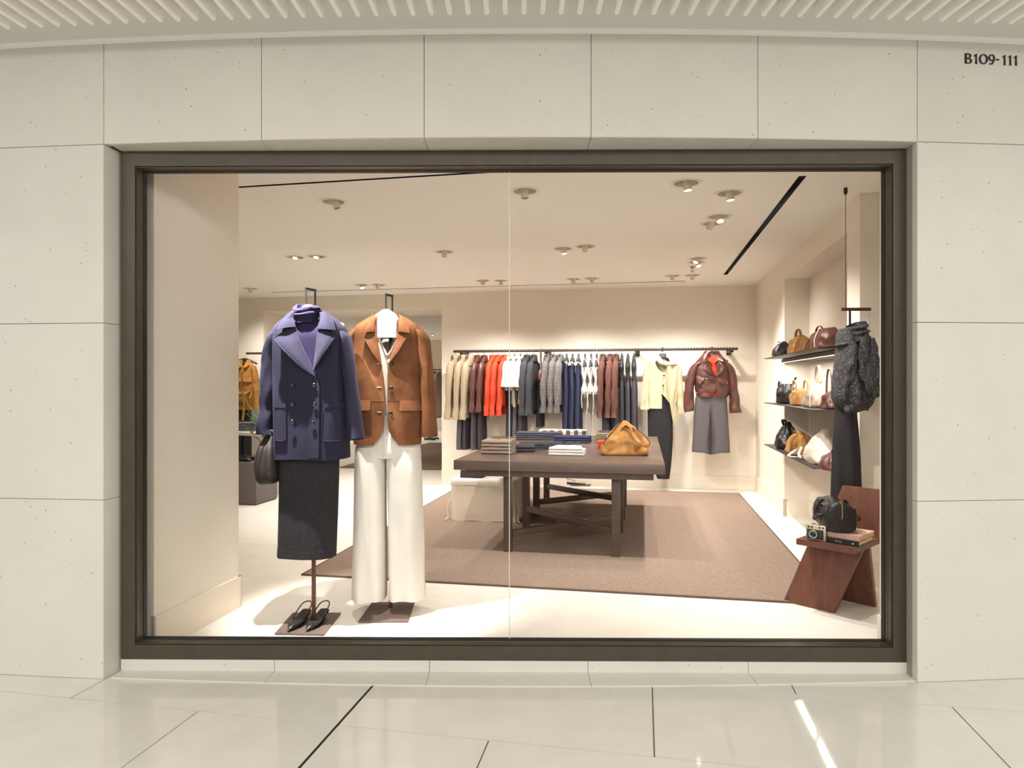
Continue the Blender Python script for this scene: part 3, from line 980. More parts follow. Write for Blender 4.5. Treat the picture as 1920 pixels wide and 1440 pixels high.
def strip_on(t, pts, off, r=.0016, n=5, k=3):
    """seam or piping that follows the cloth"""
    path = resample([V((x, 0, z)) for x, z in pts], max(3, k*len(pts)))
    return MB().tube([V((p.x, t.fy(p.x, p.z)-off, p.z)) for p in path], r, n)

def sleeve(path, rx, ry, n=24, m=26, wr=.006, seed=0, cuff_in=.03, fz=9., open_end=True):
    """tube of cloth; path top to cuff"""
    pts = resample(path, m)
    def tab(r): return [interp([(i/(len(r)-1), q) for i, q in enumerate(r)], k/(m-1))[0] for k in range(m)]
    a, b = tab(rx), tab(ry)
    rows = []
    for i, p in enumerate(pts):
        t = (pts[min(i+1, m-1)]-pts[max(i-1, 0)]).normalized()
        s = V((1, 0, 0))-t*t.x; s.normalize(); o = t.cross(s)
        r = []
        for k in range(n):
            an = 2*pi*k/n
            w = wr*(i/(m-1))**.5*nz(cos(an)*1.3+seed*7.1, sin(an)*1.3, p.z*fz)*2
            r.append(p+s*(a[i]+w)*cos(an)+o*(b[i]+w)*sin(an))
        rows.append(r)
    if open_end:
        t = (pts[-1]-pts[-2]).normalized(); c = pts[-1]
        rows.append([c+(p-c)*.9-t*.002 for p in rows[-1]])
        rows.append([c+(p-c)*.88-t*cuff_in for p in rows[-1]])
    mb = MB(); mb.grid(rows, True, True, True)
    return mb

def button(t, x, z, r, name, m, parent, off=.006):
    y = t.fy(x, z)-off
    q = Matrix.Translation((x, y, z)) @ Matrix.Rotation(pi/2, 4, 'X')
    mb = MB(); n = 16
    prof = [(r*.55, .0), (r, .0), (r, .004), (r*.86, .0055), (r*.66, .0035), (r*.2, .003)]
    mb.lathe(prof, n, q)
    for dx in (-1, 1):
        for dz in (-1, 1):
            mb.lathe([(r*.10, .0036), (r*.10, .0046)], 6, q @ Matrix.Translation((dx*r*.24, dz*r*.24, 0)))
    return mb.build(name, m, parent)

# ================================================================ MANNEQUIN WITH THE PURPLE COAT
YC = 3.84
def stand(root, px_corner, thickness, pole_x, pole_y, ztop, hook_px, Yh, pole_w=.020):
    pts = []
    for px, py in px_corner:
        Y = F*H/(py-720); pts.append(((px-960)*Y/F, Y))
    mb = MB(); mb.prism(pts, .001, thickness)
    mb.build('base_plate', G['plate_metal'], root, world=True, angle=0)
    mb = MB(); mb.box((pole_x, pole_y, (thickness+ztop)/2), (pole_w, pole_w, ztop-thickness), bev=.002)
    mb.build('pole', G['walnut'], root, world=True)
    # hanging bracket: flat bar bent into a narrow upright loop
    xl, xr = ((p-960)*Yh/F for p in hook_px[:2]); z1, z0 = (H-(p-720)*Yh/F for p in hook_px[2:])
    mb = MB(); w = .009
    y = pole_y
    mb.box((xl, y-.035, (z0+z1)/2), (w, w, z1-z0)); mb.box((xr, y+.035, (z0+z1)/2), (w, w, z1-z0))
    d = V((xr-xl, .07, 0)); mid = V(((xl+xr)/2, y, z1-.005))
    mb.box(mid, (d.length+w, w, .012), Matrix.Rotation(math.atan2(d.y, d.x), 4, 'Z'))
    mb.build('bracket', G['black_metal'], root, world=True)
st1 = thing('clothes_stand', (-1.115, YC, 0), 0, 'clothes stand with brown pole and black loop holding the purple coat', 'stand', 'single outfit stands')
stand(st1, [(515, 1191), (607, 1193), (639, 1152), (549, 1152)], .011, -1.115, YC, 1.72, (577, 587.5, 541, 578), 3.84)
mb = MB()
for i in range(1):
    rows = []
    for k in range(17):
        x = -.17+.34*k/16; z = 1.715-.30*abs(x)**1.15-.0
        rr = .028*(1-.5*(abs(x)/.17)**2)
        rows.append([V((-1.115+x, YC+rr*1.3*cos(2*pi*q/10), z+rr*sin(2*pi*q/10))) for q in range(10)])
    mb.grid(rows, True, True, True)
mb.build('shoulder_form', G['linen_light'], st1, world=True)

C1 = Frm(3.82, 460, 520, 3.789)
CF = Frm(3.725, 460, 520, 3.789)
coat = thing('peacoat', (-1.115, YC, .95), 0, 'purple double-breasted wool coat with wide lapels and patch pockets', 'coat')
rows = []
for cy, xl, xr, d in ((228, 350, 532, .065), (255, 308, 585, .085), (295, 262, 645, .10), (340, 212, 694, .112), (385, 186, 716, .118), (470, 186, 712, .125), (700, 194, 715, .122), (900, 198, 720, .126), (1100, 202, 728, .13), (1284, 206, 735, .132)):
    a, z = C1(xl, cy); b, _ = C1(xr, cy); rows.append((z, a, b, d))
def cfold(x, z):
    return .005*nz(x*7, 1.7, z*3)+.003*nz(x*18, 4.2, z*5)
front = []
for cy, l, r in ((228, 390, 505), (300, 350, 525), (352, 352, 515), (450, 390, 505), (560, 440, 490), (650, 482, 492), (712, 511, 512), (760, 529, 531), (900, 532, 534), (1284, 531, 534)):
    a, z = CF(l, cy); b, _ = CF(r, cy); front.append((z, a, b))
T1 = Torso(rows, YC, 2.6, cfold, front)
mb = T1.mb(60, 90, hem=lambda x: .004*sin(x*20))
mb.v = [p for p in mb.v]
mb.build('body', G['coat_wool'], coat, world=True)
def c1p(l): return [CF(x, y) for x, y in l]
mbx = T1.patch(c1p([(512, 718), (524, 742), (530, 775), (531, 900), (531, 1100), (531, 1282)]), c1p([(490, 718), (480, 742), (470, 775), (460, 900), (455, 1100), (452, 1282)]), lambda u, v: .011-.008*v, 24, 6)
mbx.build('front_edge', G['coat_wool'], coat, world=True)
# sleeves
SL = [((226, 372), 12, .05), ((201, 416), 31, .075), ((188, 470), 40, .082), ((168, 620), 44, .08), ((158, 800), 46, .078), ((152, 930), 46, .078), ((145, 1030), 52, .082), ((144, 1118), 56, .08)]
SR = [((678, 372), 12, .05), ((701, 416), 31, .075), ((712, 470), 38, .082), ((738, 650), 42, .08), ((757, 850), 46, .08), ((778, 1020), 52, .08), ((797, 1150), 57, .08)]
for S, sd, wr in ((SL, 1, .010), (SR, 2, .004)):
    path = []; rx = []; ry = []
    for (x, y), h, d in S:
        q = C1(x, y); path.append((q[0], YC-.012-.02*(y > 900)*((y-900)/250), q[1])); rx.append(h/3.789*3.82/F); ry.append(d)
    sleeve(path, rx, ry, wr=wr, seed=sd, fz=11 if sd == 1 else 5).build('sleeve', G['coat_wool'], coat, world=True)
# lapels and collar
def piped(t, A, B, off, name, m, parent, nu=20, nv=9, thick=.007, edge=.004):
    panel = t.patch(A, B, off, nu, nv, thick).build(name, m, parent, world=True)
    n = len(B); path = []
    for k in range((n-1)*8+1):
        u = k/((n-1)*8); q = u*(n-1); i = min(int(q), n-2); f = q-i
        x, z = lerp(B[i][0], B[i+1][0], f), lerp(B[i][1], B[i+1][1], f)
        path.append(V((x, t.fy(x, z)-off(u, 1)+.001, z)))
    MB().tube(path, edge, 6).build(name+'_edge', m, panel, world=True)
lift = lambda u, v: .006+.052*sin(min(v, 1)*pi/2)*sin(pi*min(1, u*1.02))**.6
A = c1p([(360, 352), (376, 405), (406, 482), (452, 590), (512, 716)]); B = c1p([(308, 372), (219, 440), (296, 520), (400, 622), (512, 717)])
piped(T1, A, B, lift, 'lapel', G['coat_wool'], coat, 28, 10)
A = c1p([(515, 365), (509, 425), (500, 520), (491, 600), (487, 662)]); B = c1p([(572, 382), (649, 416), (598, 505), (545, 590), (490, 664)])
piped(T1, A, B, lift, 'lapel', G['coat_wool'], coat, 28, 10)
clift = lambda u, v: .016+.040*v*u+.012*sin(pi*v)
A = c1p([(352, 232), (340, 285), (362, 352)]); B = c1p([(322, 242), (258, 305), (231, 377)])
piped(T1, A, B, clift, 'collar', G['coat_wool'], coat, 20, 9)
A = c1p([(532, 228), (533, 285), (513, 366)]); B = c1p([(556, 236), (612, 292), (647, 377)])
piped(T1, A, B, clift, 'collar', G['coat_wool'], coat, 20, 9)
# back collar band behind the neck
mb = MB(); rows = []
for k in range(15):
    a = pi*k/14; x0, z0 = C1(443, 262)
    r = [V((x0+.090*cos(a), YC+.0+.075*sin(a)-.03, z0-.02+dz)) for dz in (-.04, 0, .03)]
    rows.append(r)
mb.sheet(rows, lambda i, j, p: V((lerp(p.x, C1(443, 262)[0], .08), lerp(p.y, YC, .08), p.z)))
mb.build('back_collar', G['coat_wool'], coat, world=True)
# pockets
def pocket(xl, xr, zt, zb, rl, rr):
    n = 12; bot = []; top = []
    for k in range(n+1):
        x = lerp(xl, xr, k/n)
        dz = 0
        if rl and x < xl+30: dz = 30-sqrt(max(0, 900-(xl+30-x)**2))
        if rr and x > xr-30: dz = 30-sqrt(max(0, 900-(x-(xr-30))**2))
        bot.append((x, zb-dz)); top.append((x, zt))
    pk = T1.patch(c1p(bot), c1p(top), lambda u, v: .009+.003*sin(pi*u), 12, 8, .006).build('pocket', G['coat_wool'], coat, world=True)
    strip_on(T1, c1p([(xl+4, zt+4)]+[(bot[i][0], bot[i][1]-3) for i in range(0, n+1, 1)]+[(xr-4, zt+4)]), .011, .0022).build('pocket_seam', G['coat_wool'], pk, world=True)
pocket(199, 296, 928, 1166, False, True); pocket(551, 721, 928, 1166, True, False)
for xl, xr in ((198, 293), (565, 719)):
    T1.patch(c1p([(xl, 924), ((xl+xr)/2, 926), (xr, 924)]), c1p([(xl, 894), ((xl+xr)/2, 896), (xr, 893)]), lambda u, v: .014, 8, 4, .007).build('pocket_welt', G['coat_wool'], coat, world=True)
for x, y in ((345, 763), (497, 767), (347, 897), (500, 902), (343, 1026), (490, 1034)):
    a, z = CF(x, y); b = button(T1, a, z, .0118, 'button', G['button_black'], None, .014)
    b.parent = coat; b.data.transform(coat.matrix_basis.inverted())
strip_on(T1, c1p([(296, 560), (300, 750), (296, 890)]), .001, .0016).build('seam', G['coat_wool'], coat, world=True)

# turtleneck under the coat
sw = thing('turtleneck_sweater', (-1.115, YC, 1.0), 0, 'thin purple turtleneck worn inside the purple wool coat', 'sweater')
rows = []
for cy, xl, xr, d in ((300, 345, 535, .07), (345, 270, 620, .085), (420, 215, 690, .098), (700, 215, 695, .098), (1000, 225, 700, .10)):
    a, z = C1(xl, cy); b, _ = C1(xr, cy); rows.append((z, a, b, d))
T1b = Torso(rows, YC, 2.4, lambda x, z: .006*nz(x*9, 2, z*5))
T1b.mb(30, 48).build('body', G['navy_knit'], sw, world=True)
# rolled neck: soft folds wound round a tube
x0 = C1(440, 300)[0]; zt_ = C1(0, 195)[1]; zb_ = C1(0, 330)[1]
mb = MB(); rows = []
prof = [(.068, 0), (.063, .14), (.061, .26), (.070, .38), (.075, .50), (.070, .60), (.058, .655), (.058, .67), (.067, .73), (.072, .83), (.067, .93), (.059, 1.0), (.051, .97), (.047, .86), (.047, .5)]
for r, t in prof:
    row = []
    for k in range(40):
        a = 2*pi*k/40
        sag = -.034*max(0, t-.35)*(.5-.5*sin(a))**1.5-.006*t*cos(a)*sin(t*9)
        w = 1+.16*nz(cos(a)*1.4, sin(a)*1.4, t*5)
        row.append(V((x0+r*w*1.06*cos(a), YC-.042+r*w*1.0*sin(a), lerp(zb_, zt_, t)+sag+.008*sin(a*2+t*3)*t+.012*cos(a)*t*(1-t)*2)))
    rows.append(row)
mb.grid(rows, True, False, False); mb.build('roll_neck', G['navy_knit'], sw, world=True)
xd, zd = C1(448, 200)
mb = MB(); mb.lathe([(.036, -.06), (.036, -.02), (.031, -.006), (.020, .002), (.006, .005)], 20, Matrix.Translation((xd, YC-.025, zd))); mb.build('neck_form', G['linen_light'], st1, world=True)

# pencil skirt
C2 = Frm(3.84, 480, 840, 3.892)
sk = thing('pencil_skirt', (-1.115, YC, .4), 0, 'dark charcoal wool midi skirt below the purple coat', 'skirt')
rows = []
for cy, xl, xr, d in ((-60, 165, 600, .075), (80, 172, 606, .08), (400, 171, 598, .085), (640, 167, 588, .09), (786, 165, 583, .092)):
    a, z = C2(xl, cy); b, _ = C2(xr, cy); rows.append((z, a, b, d))
T1s = Torso(rows, YC, 2.5, lambda x, z: .006*nz(x*8, 5, z*2)+.003*sin(x*30+z*3)*max(0, min(1, (.9-z)*2)))
T1s.mb(40, 64, hem=lambda x: .003*sin(x*25)).build('skirt_body', G['skirt_wool'], sk, world=True)
T1s.patch([C2(168, 727), C2(375, 730), C2(584, 722)], [C2(166, 784), C2(375, 787), C2(582, 779)], lambda u, v: .003, 16, 4, .003).build('hem_band', G['skirt_wool'], sk, world=True)

# soft leather pouch hanging from the cuff
CB = Frm(3.78, 460, 520, 3.789)
bg_ = thing('leather_pouch', (-1.38, 3.78, .9), 0, 'dark brown pebbled leather pouch hanging from the purple coat sleeve', 'bag')
rows = []
for cy, xl, xr, d in ((1125, 132, 190, .02), (1165, 112, 196, .045), (1220, 84, 208, .07), (1300, 58, 218, .085), (1370, 56, 226, .09), (1430, 70, 230, .085), (1462, 92, 214, .06), (1472, 120, 180, .03)):
    a, z = CB(xl, cy); b, _ = CB(xr, cy); rows.append((z, a, b, d))
def pf(x, z):
    return .016*nz(x*16, 3.3, z*7)+.010*sin((x+1.375)*75)*(1 if z < 1.06 else .6)
TP = Torso(rows, 3.80, 2.1, pf); TP.mb(34, 44).build('pouch', G['leather_brown_dark'], bg_, world=True)
strip_on(TP, [CB(160, 1130), CB(143, 1200), CB(130, 1300), CB(124, 1400), CB(130, 1465)], .002, .003).build('seam', G['leather_brown_dark'], bg_, world=True)
TP.patch([CB(150, 1150), CB(178, 1140)], [CB(134, 1184), CB(160, 1172)], lambda u, v: .006, 4, 4, .004).build('tab', G['leather_brown_dark'], bg_, world=True)
mb = MB()
zc = CB(0, 1440)[1]
mb.tube(resample([V((CB(170, 0)[0]-.02, 3.80, CB(0, 1150)[1])), V((CB(165, 0)[0], 3.80, CB(0, 1090)[1])), V((CB(170, 0)[0]+.03, 3.80, CB(0, 1140)[1])), V((CB(240, 0)[0], 3.83, CB(0, 1330)[1])), V((CB(236, 0)[0], 3.83, CB(0, 1430)[1]))], 20), .008, 8)
mb.build('strap', G['leather_brown_dark'], bg_, world=True)

# slingback shoes on the base plate
def slingback(name, loc, rz, label):
    t = thing(name, loc, rz, label, 'shoe', 'slingback pair on the base plate')
    # local: toe towards -y, heel at +y
    L = .245
    stations = [(-.125, .002, .004, .010), (-.11, .010, .004, .020), (-.08, .024, .004, .034), (-.045, .035, .005, .046), (-.01, .038, .009, .050), (.02, .034, .018, .046), (.05, .026, .030, .048), (.085, .028, .040, .056), (.108, .024, .044, .056), (.118, .012, .046, .052)]
    mb = MB(); rows = []
    for y, hw, z0, z1 in stations:
        cut = y > -.055
        r = []
        for k in range(16):
            a = 2*pi*k/16
            c, q = cos(a), sin(a)
            x = hw*math.copysign(abs(c)**.8, c)
            z = (z0+z1)/2+(z1-z0)/2*math.copysign(abs(q)**.8, q)
            if cut and q > .2: z -= (z1-z0)*.62*q*min(1, (y+.055)/.02)*(1 if y < .09 else .4)
            r.append(V((x, y, z)))
        rows.append(r)
    mb.grid(rows, True, True, True); mb.build('upper', G['leather_black'], t)
    mb = MB(); rows = []
    for y, hw, z0, z1 in stations:
        rows.append([V((-hw*1.04, y*1.01, z0-.004)), V((hw*1.04, y*1.01, z0-.004)), V((hw*1.04, y*1.01, z0+.001)), V((-hw*1.04, y*1.01, z0+.001))])
    mb.grid(rows, True, True, True); mb.build('sole', G['leather_black'], t)
    mb = MB(); mb.lathe([(.008, 0), (.008, .01), (.014, .034), (.018, .042)], 12, Matrix.Translation((0, .096, 0))); mb.build('heel', G['leather_black'], t)
    mb = MB(); path = resample([V((-.034, -.005, .035)), V((-.033, .06, .062)), V((-.026, .11, .084)), V((0, .13, .090)), V((.026, .11, .084)), V((.033, .06, .062)), V((.034, -.005, .035))], 26)
    mb.tube(path, .0035, 6, ref=(0, 0, 1)); mb.build('strap', G['leather_black'], t)
    mb = MB(); mb.lathe([(.004, 0), (.006, .002), (.003, .004)], 10, Matrix.Translation((.036, .03, .056)) @ Matrix.Rotation(pi/2, 4, 'Y')); mb.build('buckle', G['steel'], t)
    mb = MB(); rows = []
    for y in (-.05, -.02, .02, .06, .1):
        z0 = [s for s in stations if s[0] >= y-.02][0]
        hw = z0[1]*.85
        rows.append([V((-hw, y, z0[2]+.012)), V((0, y, z0[2]+.010)), V((hw, y, z0[2]+.012))])
    mb.sheet(rows, lambda i, j, p: p-V((0, 0, .006))); mb.build('insole', G['leather_brown_dark'], t)
slingback('slingback_shoe', (-1.188, 3.80, .0115), radians(-9), 'black pointed slingback shoe on the plate, left one of the pair')
slingback('slingback_shoe', (-1.088, 3.805, .0115), radians(-9), 'black pointed slingback shoe on the plate, right one of the pair')

# ================================================================ MANNEQUIN WITH THE SUEDE JACKET
YJ = 4.06
J1 = Frm(4.05, 460, 520, 3.789)
JF = Frm(3.945, 460, 520, 3.789)
jx = J1(1008, 600)[0]
st2 = thing('clothes_stand', (jx, YJ, 0), 0, 'clothes stand with brown pole and black loop holding the suede jacket', 'stand', 'single outfit stands')
stand(st2, [(672, 1168), (765, 1168), (777, 1132), (698, 1132)], .011, (731-960)*4.06/F, YJ+.03, 1.72, (724, 732, 551, 585), 4.06)
# padded linen shoulder form
rows = []
for cy, xl, xr, d in ((231, 992, 1022, .02), (238, 978, 1035, .03), (268, 935, 1078, .04), (296, 912, 1094, .05), (320, 908, 1098, .055), (434, 908, 1098, .062)):
    a, z = J1(xl, cy); b, _ = J1(xr, cy); rows.append((z, a, b, d))
Torso(rows, YJ-.03, 3.2).mb(24, 40).build('shoulder_form', G['linen_light'], st2, world=True)
# white V-neck knit
kn = thing('v_neck_knit', (jx, YJ, 1.0), 0, 'pale thin V-neck knit inside the open suede jacket', 'sweater')
rows = []
for cy, xl, xr, d in ((300, 880, 1130, .06), (345, 815, 1205, .08), (430, 795, 1225, .085), (980, 800, 1220, .09)):
    a, z = J1(xl, cy); b, _ = J1(xr, cy); rows.append((z, a, b, d))
fr = []
for cy, l, r in ((300, 925, 1088), (400, 936, 1080), (470, 960, 1055), (530, 996, 1012), (550, 1003, 1004), (980, 1003, 1004)):
    a, z = JF(l, cy); b, _ = JF(r, cy); fr.append((z, a, b))
TK = Torso(rows, YJ, 2.3, lambda x, z: .004*nz(x*10, 9, z*6), fr)
TK.mb(40, 60).build('body', G['knit_white'], kn, world=True)
strip_on(TK, [JF(x, y) for x, y in ((925, 305), (936, 400), (960, 470), (1003, 552), (1055, 470), (1080, 400), (1088, 305))], .002, .0045, 6).build('neck_rib', G['knit_white'], kn, world=True)
# necklace
nk = thing('necklace', (jx, YJ-.12, 1.6), 0, 'fine silver chain with a small pendant in the suede jacket opening', 'necklace')
p = [V((JF(x, y)[0], TK.fy(JF(x, y)[0], JF(x, y)[1])-.010, JF(x, y)[1])) for x, y in ((938, 300), (945, 400), (965, 470), (1003, 570), (1042, 470), (1062, 400), (1068, 300))]
MB().tube(resample(p, 40), .0015, 5).build('chain', G['steel'], nk, world=True)
mb = MB(); mb.lathe([(.001, 0), (.006, .002), (.007, .006), (.003, .014)], 10, Matrix.Translation(p[3]-V((0, .002, .012)))); mb.build('pendant', G['steel'], nk, world=True)
# jacket
jk = thing('suede_jacket', (jx, YJ, 1.0), 0, 'tan suede single-breasted jacket hanging open with flap pockets', 'jacket')
rows = []
for cy, xl, xr, d in ((262, 925, 1092, .06), (285, 880, 1140, .08), (318, 826, 1196, .10), (350, 785, 1234, .11), (392, 768, 1252, .117), (560, 768, 1255, .12), (900, 768, 1256, .124), (1182, 772, 1247, .126)):
    a, z = J1(xl, cy); b, _ = J1(xr, cy); rows.append((z, a, b, d))
fr = []
for cy, l, r in ((262, 935, 1082), (300, 924, 1086), (390, 930, 1082), (500, 950, 1054), (610, 968, 1020), (740, 980, 1011), (870, 989, 1009), (1050, 984, 1014), (1105, 972, 1028), (1150, 948, 1055), (1182, 915, 1085)):
    a, z = JF(l, cy); b, _ = JF(r, cy); fr.append((z, a, b))
T2 = Torso(rows, YJ, 2.6, lambda x, z: .006*nz(x*6, 7.7, z*4)+.003*nz(x*15, 1.2, z*11), fr)
T2.mb(56, 90).build('body', G['suede'], jk, world=True)
def j1p(l): return [JF(x, y) for x, y in l]
SR = [((1210, 362), 12, .05), ((1249, 410), 32, .08), ((1270, 470), 42, .085), ((1288, 650), 44, .085), ((1297, 850), 50, .085), ((1304, 1010), 54, .082), ((1306, 1130), 56, .08)]
for mir in (False, True):
    path = []; rx = []; ry = []
    for (x, y), h, d in SR:
        if mir: x = 2*1009-x
        q = J1(x, y); path.append((q[0], YJ-.005, q[1])); rx.append(h/3.789*4.05/F); ry.append(d)
    sleeve(path, rx, ry, wr=.007, seed=5+mir, fz=6).build('sleeve', G['suede'], jk, world=True)
lf = lambda u, v: .005+.026*sin(min(v, 1)*pi/2)*sin(pi*min(1, u*1.02))**.6
A = j1p([(922, 385), (934, 450), (950, 530), (966, 610)]); B = j1p([(872, 398), (851, 432), (905, 530), (964, 612)])
piped(T2, A, B, lf, 'lapel', G['suede'], jk, 22, 8)
A = j1p([(1084, 385), (1070, 450), (1045, 530), (1022, 608)]); B = j1p([(1122, 398), (1145, 434), (1090, 530), (1024, 610)])
piped(T2, A, B, lf, 'lapel', G['suede'], jk, 22, 8)
cl = lambda u, v: .012+.026*v*u+.010*sin(pi*v)
A = j1p([(926, 282), (919, 330), (921, 388)]); B = j1p([(905, 290), (858, 335), (834, 397)])
piped(T2, A, B, cl, 'collar', G['suede'], jk, 16, 8)
A = j1p([(1088, 268), (1088, 325), (1086, 388)]); B = j1p([(1104, 274), (1150, 325), (1168, 396)])
piped(T2, A, B, cl, 'collar', G['suede'], jk, 16, 8)
mb = MB(); rows = []; x0, z0 = J1(1006, 285)
for k in range(15):
    a = pi*k/14
    rows.append([V((x0+.088*cos(a), YJ-.02+.07*sin(a), z0+dz)) for dz in (-.03, .0, .028)])
mb.sheet(rows, lambda i, j, p: V((lerp(p.x, x0, .08), lerp(p.y, YJ-.02, .08), p.z))); mb.build('back_collar', G['suede'], jk, world=True)
for xl, xr, dz in ((798, 893, 0), (1100, 1258, 4)):
    n = 8
    T2.patch(j1p([(lerp(xl, xr, k/n), 945+dz-(3 if k in (0, n) else 0)) for k in range(n+1)]), j1p([(lerp(xl, xr, k/n), 874) for k in range(n+1)]), lambda u, v: .008+.016*(1-v), 8, 6, .005).build('pocket_flap', G['suede'], jk, world=True)
for xl, xr in ((770, 985), (1012, 1255)):
    strip_on(T2, j1p([(xl, 873), ((xl+xr)/2, 876), (xr, 880)]), .0005, .0014).build('seam', G['suede'], jk, world=True)
for x, y in ((1040, 613), (1038, 790), (1036, 966)):
    a, z = JF(x, y); b = button(T2, a, z, .012, 'button', G['button_black'], None, .005)
    b.parent = jk; b.data.transform(jk.matrix_basis.inverted())
for x, y in ((955, 613), (953, 782), (955, 957)):
    a, z = JF(x, y); strip_on(T2, [(a-.012, z), (a, z), (a+.012, z)], .002, .0022).build('buttonhole', G['linen_light'], jk, world=True)
# trousers
tq = thing('white_trousers', (jx, YJ, .3), 0, 'white wide-leg trousers below the suede jacket', 'trousers')
C3 = Frm(4.04, 480, 840, 3.892)
def leg(L, sd):
    rows = []
    for cy, xl, xr, d in L:
        a, z = C3(xl, cy); b, _ = C3(xr, cy); rows.append((z, a, b, d))
    def fo(x, z):
        w = max(0, min(1, (1.0-z)*1.5))
        return .017*nz(x*12+sd, 2.1, z*1.3)*(.5+w)+.010*sin((x+sd)*46+z*1.5)*w+.006*nz(x*26, sd, z*5)
    t = Torso(rows, YJ+.005, 2.3, fo)
    t.mb(60, 48, hem=lambda x: .004*sin(x*38)).build('trouser_leg', G['denim_white'], tq, world=True)
    return t
TL = leg([(-10, 724, 950, .105), (60, 720, 946, .11), (160, 716, 942, .115), (500, 708, 943, .115), (800, 700, 945, .115), (1096, 695, 946, .115)], 1.0)
TR = leg([(-10, 945, 1196, .105), (60, 946, 1200, .11), (160, 950, 1204, .115), (330, 955, 1210, .115), (500, 962, 1218, .115), (800, 970, 1227, .115), (1092, 974, 1233, .115)], 3.0)
rows = []
for cy, xl, xr, d in ((-245, 778, 1150, .086), (-150, 760, 1170, .09), (-60, 735, 1185, .1), (30, 724, 1197, .105), (70, 728, 1194, .098)):
    a, z = C3(xl, cy); b, _ = C3(xr, cy); rows.append((z, a, b, d))
TS = Torso(rows, YJ+.005, 2.6); TS.mb(16, 56).build('seat', G['denim_white'], tq, world=True)
strip_on(TS, [C3(948, -235), C3(950, -40), C3(952, 40), C3(948, 62)], .002, .003).build('fly', G['denim_white'], tq, world=True)
# ================================================================ LONG RAIL ON THE BACK WALL
RB = 8.85
def aR(px, b=RB):
    Y = Yb(px, b); return ab(px, Y)[0]
ZR = 1.785
def toothed_rail(name, a0, a1, brackets, label, b=RB, rz=ZR):
    c = I((a0+a1)/2, b, rz)
    t = thing(name, c, SHOP_ROT, label, 'clothes rail')
    L = a1-a0
    mb = MB(); mb.box((0, 0, 0), (L, .022, .030), bev=.002)
    mb.build('bar', G['dark_metal'], t)
    n = int(L/.036); mb = MB()
    for k in range(n):
        mb.box((-L/2+.018+k*L/n, 0, .019), (.014, .022, .008))
    o = mb.build('teeth', G['dark_metal'], t, angle=0); o['kind'] = 'stuff'
    for px in brackets:
        a = aR(px, b); mb = MB(); x = a-(a0+a1)/2
        mb.box((x, (BB-b)/2+.0, -.028), (.05, BB-b-.012, .024), bev=.003); mb.box((x, BB-b-.012, -.028), (.06, .018, .07), bev=.003)
        mb.build('bracket', G['dark_metal'], t)
    return t
toothed_rail('clothes_rail', aR(850), aR(1383.5), (865, 1024, 1195, 1372), 'long dark toothed clothes rail fixed along the back wall')

def shoulders_slab(L, w, th, sh, fold=.012, seed=0, flare=0.0, n=28, m=26, neck=.055, top=.075, wmid=None):
    """side-on garment body hanging from a hanger: x along the hanger, y thickness"""
    rows = []
    for i in range(m):
        t = i/(m-1); z = -top-(L-top)*t
        d = -z-top
        hx = neck+(w-neck)*min(1, (d/sh))**.75
        if wmid and d > sh: hx = lerp(w, wmid, min(1, (d-sh)/.25))
        hx *= 1+flare*t
        hy = th*(.45+.55*min(1, d/sh))
        r = []
        for k in range(n):
            a = 2*pi*k/n
            x = hx*math.copysign(abs(cos(a))**.8, cos(a))
            y = hy*math.copysign(abs(sin(a))**.7, sin(a))
            y += fold*min(1, d*4)*nz(x*13+seed*3.7, seed, z*2.2)+fold*.5*sin(x*46+seed)*min(1, d*2.5)
            r.append(V((x, y, z)))
        rows.append(r)
    mb = MB(); mb.grid(rows, True, True, True)
    return mb

def collar_ring(r, h, lean, th=.012, front_open=True, ry=.45, z0=-.09):
    """standing collar, falling open to the front (-x)"""
    n = 20; rows = []
    for k in range(n+1):
        a = pi+ (2*pi-.5)*(k/n-.5)+pi if front_open else 2*pi*k/n
        c, s = cos(a), sin(a)
        rows.append([V((r*c, r*ry*s, z0-.012)), V((r*c*1.05, r*ry*s*1.05, z0+h)), V((r*c*1.3, r*ry*s*1.35, z0+h*.75)), V((r*c*1.6, r*ry*s*1.7, z0-lean))])
    return MB().sheet(rows, lambda i, j, p: V((p.x*.94, p.y*.94, p.z-.006)))

def hanger(name='clothes_hanger', w=.19, clip=False):
    """local: x along the hanger, hook over the rail at the origin"""
    t = thing(name, (0, 0, 0))
    mb = MB(); pts = [V((0, 0, -.075))]+[V((0, 0, -.05))]+[V((.018*sin(a)*1.0, 0, .002+.018*cos(a)-.004)) for a in [pi*.95-pi*1.5*k/10 for k in range(11)]]
    mb.tube(resample(pts, 22), .0024, 6, ref=(0, 1, 0)); mb.build('hook', G['steel'], t)
    mb = MB(); rows = []
    for k in range(15):
        x = -w+2*w*k/14; q = abs(x)/w
        z = (-.085-.055*q**1.3) if clip else (-.092-.12*q**1.25); hh = .022*(1-.35*q); hy = .010+.008*q
        rows.append([V((x, hy*cos(a), z+hh*sin(a))) for a in [2*pi*j/10 for j in range(10)]])
    mb.grid(rows, True, True, True); mb.lathe([(.011, -.10), (.013, -.07), (.010, -.045), (.004, -.042)], 12)
    mb.build('shoulder', G['hanger_grey'], t)
    if clip:
        mb = MB(); mb.tube([V((-w*.7, 0, -.17)), V((w*.7, 0, -.17))], .003, 6, ref=(0, 1, 0)); mb.build('trouser_bar', G['dark_metal'], t)
        for sx in (-.11, .11):
            mb = MB(); mb.box((sx, 0, -.19), (.03, .018, .05), bev=.004); mb.build('clip', G['hanger_grey'], t)
    return t

